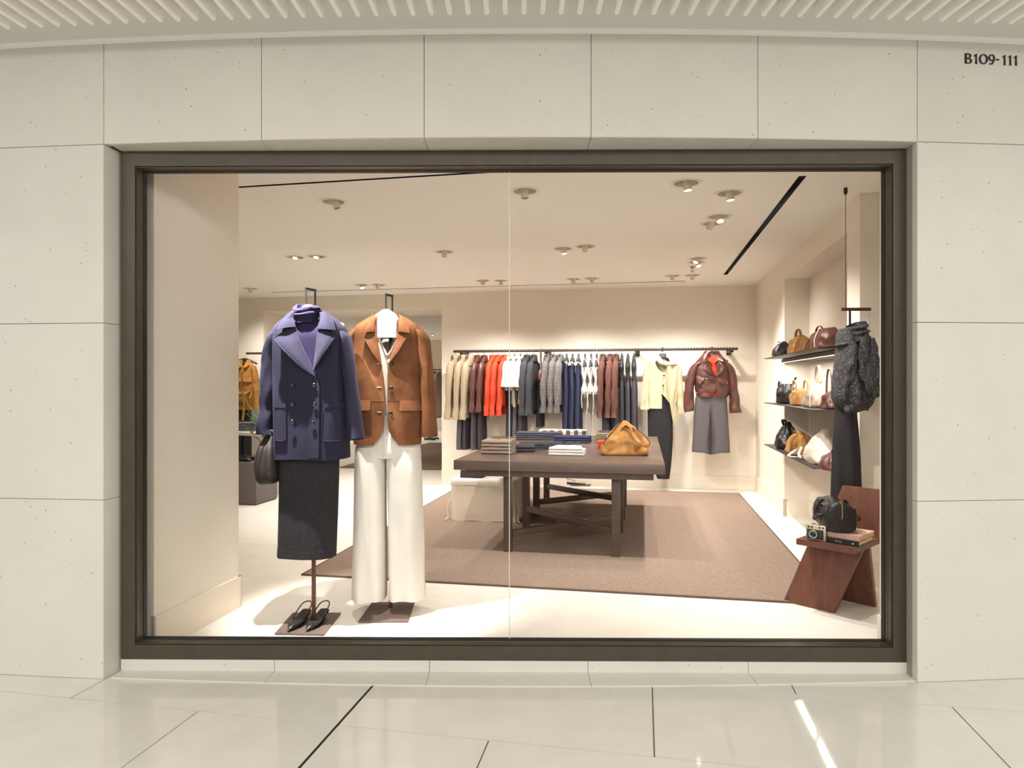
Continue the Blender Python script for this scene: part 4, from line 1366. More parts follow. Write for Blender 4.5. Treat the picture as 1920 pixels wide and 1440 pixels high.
def place(proto_fn, used, px, label, cat, group, b=RB, dz=0.0, tilt=0.0, key=None, da=0.0):
    key = key or proto_fn
    if key not in used:
        t = proto_fn(); used[key] = t
    else:
        t = copy_tree(used[key])
    a = aR(px, b)+da
    t.location = I(a, b, ZR+dz); t.rotation_euler = (0, 0, pi/2-TH+tilt)
    tag(t, label, cat, group)
    return t
USED = {}

def g_jacket(nm, L, w, th, m, sl, slr, seed, collar='shirt', cuff=True, short=False, buttons=False):
    def f():
        t = thing(nm, (0, 0, 0))
        shoulders_slab(L, w, th*.85, .16, .012, seed).build('body', m, t)
        for sg in (-1, 1):
            x0 = sg*(w-.025); fx = .015 if sg > 0 else -.06
            path = [V((x0*.72, 0, -.145)), V((x0*.98, 0, -.195)), V((x0+fx*.6, .006, -.31)), V((x0+fx, .010, -.16-sl*.52)), V((x0+fx*(.9 if sg > 0 else 1.15), .014, -.15-sl*.80)), V((x0+fx*(.6 if sg > 0 else 1.35), .016, -.14-sl))]
            a = [slr*.3, slr*.8, slr, slr*.98, slr*.9, slr*.84]
            bb = [slr*.4, slr*.72, slr*.72, slr*.68, slr*.64, slr*.62]
            if short:
                path = path[:4]; path[-1] = V((x0+fx, .008, -.14-sl)); a = [slr*.4, slr, slr*1.2, slr*1.3]; bb = [slr*.4, slr*.7, slr*.75, slr*.8]
            so = sleeve(path, a, bb, 18, 20, .012, seed+sg, fz=8).build('sleeve', m, t)
            if cuff and not short:
                c = path[-1]; mb = MB(); mb.tube([c+V((0, 0, .055)), c-V((0, 0, .003))], [a[-1]*1.06, a[-1]*1.08], 18, True, (1, 0, 0), [bb[-1]*1.06, bb[-1]*1.08]); mb.build('cuff', m, t)
            if buttons and sg < 0:
                c = path[-1]
                for k in range(3):
                    mb = MB(); mb.lathe([(.006, 0), (.006, .004), (.003, .005)], 8, Matrix.Translation(c+V((-a[-1]*.9, -.02+.0, .025+.022*k))) @ Matrix.Rotation(-pi/2, 4, 'Y')); mb.build('button', G['button_black'], t)
        if collar == 'shirt': collar_ring(.066, .040, .05).build('collar', m, t)
        elif collar == 'high': collar_ring(.085, .045, .10, ry=.42).build('collar', m, t)
        elif collar == 'small': collar_ring(.055, .022, .012).build('collar', m, t)
        return t
    return f
def g_trousers(nm, L, w, th, m, seed, top=.2, pleat=.02, flare=.25):
    def f():
        t = thing(nm, (0, 0, 0))
        mb = MB(); rows = []
        for i in range(24):
            q = i/23; z = -top-(L-top)*q
            r = []
            for k in range(44):
                a = 2*pi*k/44
                hx = w*(1+flare*q); hy = th*(1+.25*q)
                x = hx*math.copysign(abs(cos(a))**.7, cos(a)); y = hy*math.copysign(abs(sin(a))**.6, sin(a))
                y += pleat*min(1, .25+q*1.5)*sin(x*(58-14*q)+seed)*.55; y += .008*nz(x*9, seed, z*3)
                r.append(V((x, y, z)))
            rows.append(r)
        mb.grid(rows, True, True, True); mb.build('body', m, t)
        mb = MB(); rows = [[V((w*1.02*math.copysign(abs(cos(a))**.7, cos(a)), th*1.06*math.copysign(abs(sin(a))**.6, sin(a)), z)) for a in [2*pi*k/24 for k in range(24)]] for z in (-top-.035, -top+.006)]
        mb.grid(rows, True, True, True); mb.build('waistband', m, t)
        return t
    return f
def g_camisole():
    t = thing('camisole', (0, 0, 0))
    mb = MB(); rows = []
    for i in range(20):
        q = i/19; z = -.24-.32*q; r = []
        for k in range(28):
            a = 2*pi*k/28
            hx = .13+.05*q; hy = .03+.012*sin(q*9)
            x = hx*math.copysign(abs(cos(a))**.8, cos(a)); y = hy*math.copysign(abs(sin(a))**.7, sin(a))+.02*nz(x*14, z*5, 3)
            r.append(V((x, y, z-(.03*cos(a*2) if i == 0 else 0))))
        rows.append(r)
    mb.grid(rows, True, True, True); mb.build('body', G['white_cloth'], t)
    for sx in (-.09, .09):
        MB().tube(resample([V((sx, .0, -.11)), V((sx*1.05, -.028, -.17)), V((sx*1.2, -.03, -.26))], 8), .004, 6, ref=(0, 1, 0)).build('shoulder_strap', G['white_cloth'], t)
        MB().tube(resample([V((sx, .0, -.11)), V((sx*1.05, .028, -.17)), V((sx*1.2, .03, -.26))], 8), .004, 6, ref=(0, 1, 0)).build('shoulder_strap', G['white_cloth'], t)
    # knotted front with two loose ends
    mb = MB(); mb.tube(resample([V((-.16, -.020, -.49)), V((-.18, -.015, -.53)), V((-.165, .016, -.51)), V((-.16, .0, -.47)), V((-.175, -.018, -.52))], 20), [.013+.004*sin(k) for k in range(20)], 8); mb.build('knot', G['white_cloth'], t)
    for k, (dy, L) in enumerate(((-.03, .30), (.02, .22))):
        path = resample([V((-.165, dy, -.52)), V((-.185, dy*1.5, -.62)), V((-.175, dy*1.2, -.52-L))], 12)
        mb = MB(); mb.tube(path, [.022-.0013*i for i in range(12)], 8, ry=.006); mb.build('tie_end', G['white_cloth'], t)
    return t
def g_tank():
    """sleeveless long dress, side-on, with a deep armhole"""
    t = thing('sleeveless_dress', (0, 0, 0))
    mb = MB(); rows = []
    for i in range(30):
        q = i/29; z = -.075-1.12*q; d = -z-.075; r = []
        for k in range(30):
            a = 2*pi*k/30
            hx = .045+(.14-.045)*min(1, d/.1)**.7 if d < .1 else (.14-.035*sin(min(1, (d-.1)/.3)*pi)+.10*max(0, d-.35))
            hy = .018+.02*min(1, d*2)
            x = hx*math.copysign(abs(cos(a))**.8, cos(a)); y = hy*math.copysign(abs(sin(a))**.7, sin(a))
            y += .012*nz(x*12, 8, z*3)*min(1, d*3)+.010*sin(x*42)*max(0, min(1, d*1.5-.3))
            r.append(V((x, y, z)))
        rows.append(r)
    mb.grid(rows, True, True, True); mb.build('body', G['charcoal_wool'], t)
    # bound armhole facing the room
    path = [V((-.10+.03*cos(a)-.035*abs(sin(a)), .045*cos(a)*.6, -.24+.13*sin(a))) for a in [2*pi*k/24 for k in range(25)]]
    MB().tube(path, .0055, 6, ref=(0, 1, 0)).build('armhole_binding', G['hanger_grey'], t)
    return t
def g_tshirt(seed=3):
    return g_jacket('white_shirt', .52, .19, .036, G['white_cloth'], .34, .062, seed, 'small', short=True)
def g_slip(nm, m, L=.9):
    """silky skirt with a dipping hem below the white shirts"""
    def f():
        t = thing(nm, (0, 0, 0)); mb = MB(); rows = []
        for i in range(16):
            q = i/15; z = -.42-.34*q; r = []
            for k in range(32):
                a = 2*pi*k/32
                hx = .15+.05*q; hy = .03
                x = hx*math.copysign(abs(cos(a))**.8, cos(a)); y = hy*math.copysign(abs(sin(a))**.7, sin(a))+.018*q*sin(x*40)+.012*nz(x*10, z*4, 1)
                r.append(V((x, y, z-(.07*q*sin(x*19+1)))))
            rows.append(r)
        mb.grid(rows, True, True, True); mb.build('body', m, t)
        mb = MB(); mb.tube([V((-.15, 0, -.42)), V((.15, 0, -.42))], .012, 8, ref=(0, 1, 0)); mb.build('waistband', m, t)
        return t
    return f

ORD = ['first', 'second', 'third']
LK = {}
hang_proto = None
def hang_hanger(px, what, clip=False, b=RB, tilt=0.0):
    place(lambda: hanger(clip=clip), USED, px, 'dark grey hanger with steel hook holding the '+what, 'hanger', 'hangers on the back rail', b=b, key=('hanger', clip), tilt=tilt)

FJ = {
 'beige_coat': (g_jacket('wool_coat', .88, .21, .042, G['beige_wool'], .76, .060, 1, 'high', cuff=False), (853.4, 868.4, 881), 'beige melange wool coat', 'coat'),
 'wine_jacket': (g_jacket('leather_jacket', .74, .20, .040, G['leather_wine'], .66, .058, 2, 'shirt'), (895.6, 908.5), 'brown leather jacket', 'jacket'),
 'red_shirt': (g_jacket('red_shirt', .72, .19, .034, G['red_cloth'], .70, .052, 3, 'shirt'), (923.7, 934.2, 946), 'bright orange red shirt', 'shirt'),
 'white_shirt': (g_tshirt(), (955, 965, 976), 'loose white short-sleeved shirt', 'shirt'),
 'charcoal_blazer': (g_jacket('charcoal_blazer', .78, .20, .040, G['charcoal_wool'], .70, .060, 5, 'shirt', cuff=False, buttons=True), (988, 1001), 'charcoal wool blazer', 'jacket'),
 'tweed_jacket': (g_jacket('tweed_jacket', .70, .20, .042, G['tweed'], .66, .062, 6, 'shirt'), (1026, 1038.5, 1051), 'grey flecked tweed jacket', 'jacket'),
 'boucle': (g_jacket('knit_jacket', .70, .19, .042, G['boucle'], .72, .060, 7, 'shirt', cuff=False), (1130.5, 1144, 1155), 'brown knitted wool jacket', 'jacket'),
}
WHERE = {
 'beige_coat': 'at the left end of the rail, {} of three', 'wine_jacket': 'between beige coats and red shirts, {} of two', 'red_shirt': 'on the back rail, {} of three from the left',
 'white_shirt': 'right of the red shirts, {} of three', 'charcoal_blazer': 'right of the white shirts, {} of two', 'tweed_jacket': 'on the back rail, {} of three from the left',
 'boucle': 'right of the white camisoles, {} of three'}
for k, (fn, pxs, what, cat) in FJ.items():
    for i, px in enumerate(pxs):
        w = WHERE[k].format(ORD[i])
        place(fn, USED, px, what+' '+w, cat, what+'s on the back rail', key=k, tilt=-.04+.08*nz(px*.3, 1))
        hang_hanger(px, ORD[i]+' '+what, tilt=-.04+.08*nz(px*.3, 1))
for i, px in enumerate((1062.5, 1073.7, 1085)):
    place(g_trousers('navy_trousers', 1.12, .15, .030, G['navy_cloth'], 1.0), USED, px, 'long pleated navy trousers on the back rail, '+ORD[i]+' of three', 'trousers', 'navy trousers on the back rail', key='navy')
    hang_hanger(px, ORD[i]+' navy trousers', True)
for i, px in enumerate((1097, 1108.4, 1119)):
    place(g_camisole, USED, px, 'thin-strapped white camisole with knotted front, '+ORD[i]+' of three on the rail', 'top', 'white camisoles on the back rail')
    hang_hanger(px, ORD[i]+' white camisole')
for i, px in enumerate((1166, 1177.4, 1189)):
    place(g_tank, USED, px, 'long sleeveless charcoal dress near the blouse, '+ORD[i]+' of three on the rail', 'dress', 'charcoal dresses on the back rail')
    hang_hanger(px, ORD[i]+' sleeveless charcoal dress')
for i, (px, m) in enumerate(((862, 'grey_wool'), (873, 'charcoal_wool'), (888, 'grey_wool'), (899, 'charcoal_wool'))):
    place(g_trousers('wool_trousers', 1.30, .15, .030, G[m], i*1.7, .5), USED, px, ('long mid grey' if m == 'grey_wool' else 'long dark charcoal')+' trousers under the beige coats, '+('first', 'second', 'third', 'fourth')[i]+' from the left', 'trousers', 'long trousers under the beige coats', key='tr'+str(i), da=.03)
for i, px in enumerate((953, 964, 975)):
    place(g_trousers('wool_trousers', 1.12, .15, .032, G['charcoal_wool' if i != 1 else 'grey_wool'], i*1.1+.4, .5), USED, px, 'dark grey trousers hanging below the white shirts, '+ORD[i]+' of three', 'trousers', 'trousers under the white shirts', key='tw'+str(i), da=.04)
for i, px in enumerate((964, 976)):
    place(g_slip('silk_shell', G['stone_silk']), USED, px, 'silky stone coloured top under the white shirts, '+ORD[i]+' of two', 'top', 'silky tops under the white shirts', key='slip', da=.02)
for i, px in enumerate((1134, 1152)):
    place(g_trousers('wool_trousers', 1.15, .15, .04, G['charcoal_wool'], i*2.3+.9, .5), USED, px, 'black trousers below the brown knitted jackets, '+ORD[i]+' of two', 'trousers', 'black trousers under the knitted jackets', key='tb'+str(i), da=.03)
# small leather bag hung between blazers and tweed jackets
t = thing('shoulder_bag', I(aR(1014, 8.66), 8.66, ZR), pi/2-TH, 'small wine leather bag hanging between charcoal blazers and tweed jackets', 'bag')
mb = MB(); rows = []
for z, hx, hy in ((-.40, .05, .02), (-.385, .09, .035), (-.33, .10, .04), (-.28, .085, .03), (-.25, .06, .012)):
    rows.append([V((hx*cos(a)*(1+.1*nz(cos(a), sin(a), z*9)), hy*sin(a), z)) for a in [2*pi*k/20 for k in range(20)]])
mb.grid(rows, True, True, True); mb.build('pouch', G['leather_wine'], t)
mb = MB(); mb.tube(resample([V((-.055, 0, -.27)), V((-.045, 0, -.12)), V((0, 0, .02)), V((.045, 0, -.12)), V((.055, 0, -.27))], 20), .006, 6, ref=(0, 1, 0)); mb.build('strap', G['leather_wine'], t)
place(g_trousers('wool_trousers', 1.0, .14, .03, G['charcoal_wool'], 4.2, .42), USED, 1013, 'dark trousers behind the small wine leather bag on the rail', 'trousers', None, b=8.95, key='tx')

# ---------------------------------------------------------------- front-facing outfits at the right end of the rail
def wall_frame(pxc, b, scx, oy, ox):
    return Frm(Yb(pxc, b), ox, oy, scx, pxc, TH)
# crop used: origin (1100, 630), 5.333 px per photo px
bB = 8.74
FB = wall_frame(1242, bB, 5.333, 630, 1100)
def loc_of(px, b): 
    Y = Yb(px, b); p = P(px, 720, Y); return V((p.x, p.y, 0))
def mkrows(Fm, L):
    out = []
    for cy, xl, xr, d in L:
        a, z = Fm(xl, cy); b, _ = Fm(xr, cy); out.append((z, a, b, d))
    return out
def mkfront(Fm, L):
    out = []
    for cy, l, r in L:
        a, z = Fm(l, cy); b, _ = Fm(r, cy); out.append((z, a, b))
    return out
def mksleeve(Fm, S, m, parent, seed, wr=.01, y=-.005, depth=.06, name='sleeve'):
    path = []; rx = []; ry = []
    for (x, yy), h in S:
        q = Fm(x, yy); path.append((q[0], y, q[1])); rx.append(h/Fm.sc*Fm.Y/F); ry.append(depth)
    return sleeve(path, rx, ry, 20, 22, wr, seed, fz=9).build(name, m, parent)
bl = thing('silk_blouse', loc_of(1242, bB), SHOP_ROT, 'cream blouse with tied scarf neck hanging front-on from the rail', 'blouse')
rw = mkrows(FB, ((205, 715, 815, .04), (235, 650, 870, .06), (270, 605, 915, .07), (330, 612, 920, .075), (500, 618, 925, .075), (725, 622, 880, .075)))
fr = mkfront(FB, ((205, 735, 800), (260, 690, 830), (320, 710, 800), (375, 752, 758), (500, 765, 770), (590, 758, 762), (610, 752, 782), (725, 750, 858)))
TB = Torso(rw, 0, 2.4, lambda x, z: .010*nz(x*11, 3, z*3)+.006*sin(x*45+z*5), fr)
TB.mb(40, 64).build('body', G['cream_silk'], bl)
mksleeve(FB, [((640, 250), 20), ((610, 300), 30), ((600, 450), 34), ((592, 620), 38), ((588, 735), 44)], G['cream_silk'], bl, 1)
mksleeve(FB, [((880, 255), 20), ((905, 300), 32), ((915, 450), 36), ((925, 620), 40), ((940, 770), 42)], G['cream_silk'], bl, 2)
def wp(Fm, l): return [Fm(x, y) for x, y in l]
TB.patch(wp(FB, [(688, 232), (730, 290), (800, 308), (900, 292)]), wp(FB, [(735, 205), (760, 255), (820, 262), (895, 275)]), lambda u, v: .03+.02*sin(pi*v), 16, 6, .012).build('scarf_collar', G['cream_silk'], bl)
TB.patch(wp(FB, [(800, 305), (805, 500), (830, 700), (862, 905)]), wp(FB, [(905, 300), (905, 500), (880, 700), (885, 880)]), lambda u, v: .03+.015*sin(v*9+u*6), 24, 10, .008).build('scarf_end', G['cream_silk'], bl)
for x, y in ((771, 397), (763, 495), (752, 592)):
    a, z = FB(x, y); button(TB, a, z, .011, 'button', G['button_black'], bl, .010)
ks = thing('black_skirt', loc_of(1242, bB), SHOP_ROT, 'long black satin skirt below the cream blouse', 'skirt')
rw = mkrows(FB, ((560, 640, 830, .06), (720, 615, 852, .07), (1000, 618, 858, .08), (1250, 660, 845, .08), (1425, 705, 825, .075)))
Torso(rw, .01, 2.3, lambda x, z: .012*nz(x*10, 6, z*2)+.006*sin(x*40)).mb(30, 44).build('skirt_body', G['black_cloth'], ks)
def front_hanger(pxc, b, label):
    t = thing('clothes_hanger', I(aR(pxc, RB), RB, ZR), SHOP_ROT, label, 'hanger', 'hangers on the back rail')
    y = -.10
    mb = MB(); mb.tube(resample([V((0, .016, .0)), V((0, .0, .022)), V((0, -.016, .0)), V((0, y*.5, -.03)), V((0, y, -.06))], 16), .0026, 6); mb.build('hook', G['steel'], t)
    mb = MB(); rows = []
    for k in range(15):
        x = -.18+.36*k/14; q = abs(x)/.18
        rows.append([V((x, y+.012*cos(a), -.10-.06*q**1.2+.018*sin(a))) for a in [2*pi*j/10 for j in range(10)]])
    mb.grid(rows, True, True, True); mb.build('shoulder', G['hanger_grey'], t)
    mb = MB(); mb.box((0, y-.035, -.085), (.085, .012, .062), bev=.004); mb.build('size_block', G['hanger_grey'], t)
    mb = MB()
    for k in range(6): mb.box((-.018+.0072*k, y-.0416, -.083), (.0045, .001, .004))
    o = mb.build('lettering', G['print_white'], t, angle=0)
    mb = MB(); mb.box((0, 0, .004), (.03, .034, .05), bev=.003); mb.build('rail_clip', G['dark_metal'], t)
front_hanger(1242, bB, 'dark hanger with front block holding the cream blouse')
front_hanger(1335, bB, 'dark hanger with front block holding the brown leather jacket and red shirt')

FL = wall_frame(1337, bB, 5.333, 630, 1100)
rs = thing('red_shirt', loc_of(1337, bB), SHOP_ROT, 'orange red shirt worn inside the front-facing brown leather jacket', 'shirt')
rw = mkrows(FL, ((195, 1195, 1310, .05), (240, 1160, 1340, .07), (300, 1140, 1400, .08), (600, 1150, 1380, .085)))
TR_ = Torso(rw, .0, 2.3, lambda x, z: .004*nz(x*10, 4, z*6)); TR_.mb(20, 36).build('body', G['red_cloth'], rs)
for A, B in (([(1215, 172), (1218, 215), (1245, 262)], [(1196, 188), (1205, 245), (1238, 268)]), ([(1292, 172), (1285, 215), (1258, 262)], [(1310, 190), (1305, 250), (1268, 266)])):
    TR_.patch(wp(FL, A), wp(FL, B), lambda u, v: .02+.02*v, 10, 5, .006).build('collar', G['red_cloth'], rs)
for y in (270, 300, 345):
    a, z = FL(1246, y); button(TR_, a, z, .006, 'button', G['button_black'], rs, .006)
lj = thing('leather_jacket', loc_of(1337, bB), SHOP_ROT, 'glossy brown leather jacket hanging front-on over a red shirt', 'jacket')
rw = mkrows(FL, ((150, 1185, 1320, .06), (200, 1150, 1350, .08), (265, 1095, 1405, .10), (330, 1085, 1420, .11), (460, 1088, 1430, .12), (540, 1092, 1425, .12), (615, 1110, 1395, .11)))
fr = mkfront(FL, ((150, 1200, 1305), (230, 1205, 1300), (330, 1245, 1290), (405, 1283, 1286), (500, 1285, 1288), (560, 1268, 1285), (615, 1225, 1300)))
TLJ = Torso(rw, 0, 2.4, lambda x, z: .018*nz(x*9, 4.4, z*8)+.008*nz(x*22, 1.1, z*18), fr)
TLJ.mb(44, 72).build('body', G['leather_wine'], lj)
mksleeve(FL, [((1140, 262), 18), ((1092, 315), 40), ((1055, 420), 48), ((1035, 560), 50), ((1028, 690), 52), ((1035, 755), 54)], G['leather_wine'], lj, 3, .014, -.01, .075)
mksleeve(FL, [((1365, 262), 18), ((1408, 315), 40), ((1440, 420), 46), ((1455, 560), 48), ((1470, 690), 54), ((1476, 765), 56)], G['leather_wine'], lj, 4, .014, -.01, .075)
lfl = lambda u, v: .006+.045*sin(v*pi/2)*sin(pi*min(1, u))**.6
TLJ.patch(wp(FL, [(1205, 240), (1225, 300), (1252, 355), (1284, 406)]), wp(FL, [(1190, 262), (1165, 318), (1215, 370), (1283, 408)]), lfl, 20, 7, .008).build('lapel', G['leather_wine'], lj)
TLJ.patch(wp(FL, [(1302, 235), (1308, 300), (1300, 355), (1286, 404)]), wp(FL, [(1330, 255), (1368, 322), (1335, 365), (1287, 407)]), lfl, 20, 7, .008).build('lapel', G['leather_wine'], lj)
cf = lambda u, v: .02+.045*v*u
TLJ.patch(wp(FL, [(1235, 150), (1205, 185), (1208, 245)]), wp(FL, [(1200, 152), (1150, 200), (1170, 272)]), cf, 12, 6, .008).build('collar', G['leather_wine'], lj)
TLJ.patch(wp(FL, [(1268, 150), (1300, 185), (1300, 240)]), wp(FL, [(1305, 152), (1345, 200), (1345, 262)]), cf, 12, 6, .008).build('collar', G['leather_wine'], lj)
for A, B in (([(1100, 400), (1130, 408), (1172, 420)], [(1100, 455), (1135, 480), (1170, 440)]), ([(1300, 430), (1340, 420), (1385, 425)], [(1310, 465), (1350, 490), (1392, 468)])):
    TLJ.patch(wp(FL, A), wp(FL, B), lambda u, v: .012+.022*v, 10, 6, .008).build('pocket_flap', G['leather_wine'], lj)
for x, y in ((1190, 424), (1385, 472), (1108, 566)):
    a, z = FL(x, y); button(TLJ, a, z, .009, 'snap', G['steel'], lj, .03 if y < 500 else .008)
strip_on(TLJ, wp(FL, [(1095, 408), (1180, 425), (1270, 445)]), .003, .003).build('seam', G['leather_wine'], lj)
gs = thing('pleated_skirt', loc_of(1337, bB), SHOP_ROT, 'grey wool skirt with deep front pleat below the brown leather jacket', 'skirt')
rw = mkrows(FL, ((560, 1110, 1385, .08), (640, 1095, 1392, .09), (800, 1082, 1402, .10), (1000, 1072, 1415, .11), (1160, 1062, 1422, .115)))
xm = FL(1243, 900)[0]
def pl(x, z):
    q = max(0, min(1, (FL(0, 690)[1]-z)/.45)); w = .012+.045*q; d = abs(x-xm)
    return .095*q**.7*max(0, 1-d/w)+.004*nz(x*9, 2, z*3)
TG = Torso(rw, .0, 3.0, pl)
TG.mb(40, 110, hem=lambda x: -.03*max(0, 1-abs(x-xm)/.1)).build('skirt_body', G['grey_wool'], gs)
strip_on(TG, wp(FL, [(1243, 640), (1243, 700)]), .003, .002).build('pleat_seam', G['grey_wool'], gs)
strip_on(TG, wp(FL, [(1065, 1135), (1130, 1142), (1190, 1146)]), .0015, .0018).build('hem_seam', G['grey_wool'], gs)
strip_on(TG, wp(FL, [(1300, 1146), (1360, 1142), (1418, 1135)]), .0015, .0018).build('hem_seam', G['grey_wool'], gs)
# ================================================================ RUG, TABLE, WHAT LIES ON AND UNDER IT
rug = thing('woven_rug', I(-.6, 6.6), SHOP_ROT, 'large flat brown woven rug under the display table', 'rug')
mb = MB(); mb.box((0, .0, .006), (3.52, 4.3, .010), bev=.003); mb.build('woven_field', G['rug'], rug)
mb = MB()
for sx in (-1, 1): mb.box((sx*1.757, 0, .006), (.016, 4.31, .0125), bev=.003)
for sy in (-1, 1): mb.box((0, sy*2.147, .006), (3.53, .016, .0125), bev=.003)
mb.build('bound_edge', G['rug_edge'], rug)
RZ = .0115
TA0, TA1, TB0, TB1, TZ = -1.44, .16, 5.11, 7.83, .76
tc = I((TA0+TA1)/2, (TB0+TB1)/2)
tb = thing('display_table', tc, SHOP_ROT, 'long dark wood display table with crossed stretchers on the rug', 'table')
def tl(a, b, z): return V((a-(TA0+TA1)/2, b-(TB0+TB1)/2, z))
mid = (TB0+TB1)/2-.02
for b0, b1 in ((TB0, mid-.0012), (mid+.0012, TB1)):
    c = tl((TA0+TA1)/2, (b0+b1)/2, TZ-.037)
    mb = MB(); mb.box(c, (TA1-TA0, b1-b0, .074), bev=.003); mb.build('tabletop', G['table_wood'], tb)
    mb = MB(); mb.box(c-V((0, 0, .063)), (TA1-TA0-.16, b1-b0-.12, .052), bev=.003); mb.build('apron', G['table_wood'], tb)
LEGA, LEGB = (-1.06, -.205), (5.37, 6.24, 6.86, 7.61)
for a in LEGA:
    for b in LEGB:
        mb = MB(); mb.box(tl(a, b, (RZ+.634)/2), (.064, .064, .634-RZ), bev=.003); mb.build('leg', G['table_wood'], tb)
for b0, b1 in ((LEGB[0], LEGB[1]), (LEGB[2], LEGB[3])):
    for k, (p, q, z) in enumerate(((tl(LEGA[0], b0, 0), tl(LEGA[1], b1, 0), .150), (tl(LEGA[0], b1, 0), tl(LEGA[1], b0, 0), .203))):
        d = q-p; mb = MB(); mb.box((p+q)/2+V((0, 0, z)), (d.length-.06, .05, .052), Matrix.Rotation(math.atan2(d.y, d.x), 4, 'Z'), bev=.002)
        mb.build('stretcher', G['table_wood'], tb)

# ---- folded clothes
def folded(nm, loc, rz, w, d, h, m, label, cat, group, seed=0, layers=2, collar=None, taper=0.0, slack=.004, btn=False):
    """folded garment: layers of cloth that run round one soft fold at the front (-y)"""
    t = thing(nm, loc, SHOP_ROT+rz, label, cat, group)
    th = h/layers
    def layer(z0, z1, d0, w0, k):
        rows = []; n = 15
        r = (z1-z0)/2
        for i in range(n):
            x = -w0/2+w0*i/(n-1)
            e = abs(i/(n-1)*2-1)
            sh = 1-.10*max(0, e-.9)*10*.5
            prof = [(-d0/2+r*(1-cos(a)), (z0+z1)/2-r*.96*cos(a+pi/2)*-1) for a in []]
            row = []
            for j in range(9):
                a = -pi/2+pi*j/8
                row.append(V((x, -d0/2+r-r*cos(a)*1.0, (z0+z1)/2+r*.97*sin(a)*sh)))
            for j in range(1, 7):
                y = lerp(-d0/2+r, d0/2, j/6); row.append(V((x, y, z1-r*.03)))
            for j in range(6):
                y = lerp(d0/2, -d0/2+r, (j+.0)/6); row.append(V((x, y, z0+r*.03)))
            for p in row:
                p.y += slack*1.5*nz(x*9+seed, k*3.1, 1); p.z += slack*.7*nz(p.x*14+seed, p.y*14, k)*(1 if p.z > (z0+z1)/2 else 0)
                p.x *= 1-taper*(p.y/d0+.5)
            rows.append(row)
        mb = MB(); mb.grid(rows, True, True, True)
        return mb
    for k in range(layers):
        layer(k*th+.0003, (k+1)*th, d*(1-.012*((k*7+seed) % 3)), w*(1-.01*((k*5+seed) % 3)), k+seed).build('folded_layer', m, t)
    if collar:
        mb = MB(); n = 13; rows = []
        for k in range(n):
            a = pi*1.05*k/(n-1)-.03
            rows.append([V((.065*cos(a), d*.18+.055*sin(a), h-.002)), V((.062*cos(a), d*.18+.05*sin(a), h+.022)), V((.085*cos(a), d*.18+.075*sin(a)-.01, h+.012))])
        mb.sheet(rows, lambda i, j, p: p*1.0+V((0, .004, -.004))); mb.build('collar', m, t)
        mb = MB(); mb.box((0, d*.10, h+.001), (.025, d*.5, .004), bev=.001); mb.build('placket', m, t)
    if btn:
        for k in range(2):
            mb = MB(); mb.lathe([(.005, 0), (.005, .003)], 8, Matrix.Translation((0, d*.05-.07*k, h+.003))); mb.build('button', G['button_black'], t)
    return t
def pile(n, pos, rz, w, d, h, m, what, cat, group, seed, where, layers=2, topkw=None, **kw):
    for k in range(n):
        name = ('bottom one', 'second from the bottom', 'third from the bottom', 'fourth from the bottom')[k] if n > 1 else ''
        if n > 1 and k == n-1: name = 'topmost'
        lab = what+' '+where+(', '+name if name else '')
        kk = dict(kw)
        if topkw and k == n-1: kk.update(topkw)
        folded(kk.pop('nm', 'folded_shirt'), pos+V((.004*nz(seed, k), .004*nz(k, seed), k*(h+.0008)+.0006)), rz+.02*nz(k*2.2, seed), w*(1-.01*k), d*(1-.008*k), h, m, lab, cat, group, seed+k*3, layers, **kk)
def on_table(px, py):       # a point of the table top
    Y = F*(H-TZ)/(py-720); p = P(px, py, Y); return V((p.x, p.y, TZ))
pile(4, on_table(936, 849), .0, .26, .27, .028, G['taupe_cloth'], 'folded taupe shirt', 'folded clothes', 'taupe folded shirts on the table', 1, 'on the table corner near the pane joint', 1, dict(collar=True, btn=True))
pile(1, on_table(985, 846), .12, .17, .16, .055, G['charcoal_wool'], 'dark grey folded cloth', 'folded clothes', None, 12, 'sticking out beside the taupe shirts', 2, nm='folded_cloth')
pile(3, on_table(1064, 852), -.02, .285, .24, .022, G['white_cloth'], 'folded white jeans', 'folded clothes', 'white folded jeans on the table', 21, 'at the middle of the table front', 1, dict(taper=.28), nm='folded_jeans')
pile(2, on_table(1014, 840), .12, .40, .24, .024, G['leather_black_soft'], 'folded black leather trousers', 'folded clothes', 'folded leather trousers on the table', 31, 'behind the taupe shirts', 2, nm='folded_trousers', slack=.010)
pile(4, on_table(1012, 824), .05, .50, .20, .020, G['denim_dark'], 'folded dark grey trousers', 'folded clothes', 'folded dark trousers on the table', 41, 'left of the navy pile', 1, nm='folded_trousers')
pile(3, on_table(1074, 829), -.02, .36, .22, .021, G['navy_cloth'], 'folded navy trousers', 'folded clothes', 'folded navy trousers on the table', 51, 'behind the white jeans', 1, nm='folded_trousers')
pile(1, on_table(1066, 840), .35, .20, .13, .045, G['leather_black_soft'], 'crumpled black leather garment', 'folded clothes', None, 55, 'between navy pile and white jeans', 1, nm='folded_trousers', slack=.03)
pile(3, on_table(1056, 816), .0, .56, .24, .020, G['plaid'], 'folded cream plaid shirt', 'folded clothes', 'folded plaid shirts on the table', 61, 'at the back of the table', 2, slack=.012)
pile(2, on_table(1139, 841), .02, .17, .17, .036, G['red_cloth'], 'folded orange red shirt', 'folded clothes', 'folded red shirts on the table', 71, 'left of the tan bag', 2)
pile(3, on_table(1135, 829), -.1, .17, .16, .030, G['olive_cloth'], 'folded olive shirt', 'folded clothes', 'folded olive shirts on the table', 81, 'behind the red shirts', 2, dict(collar=True))
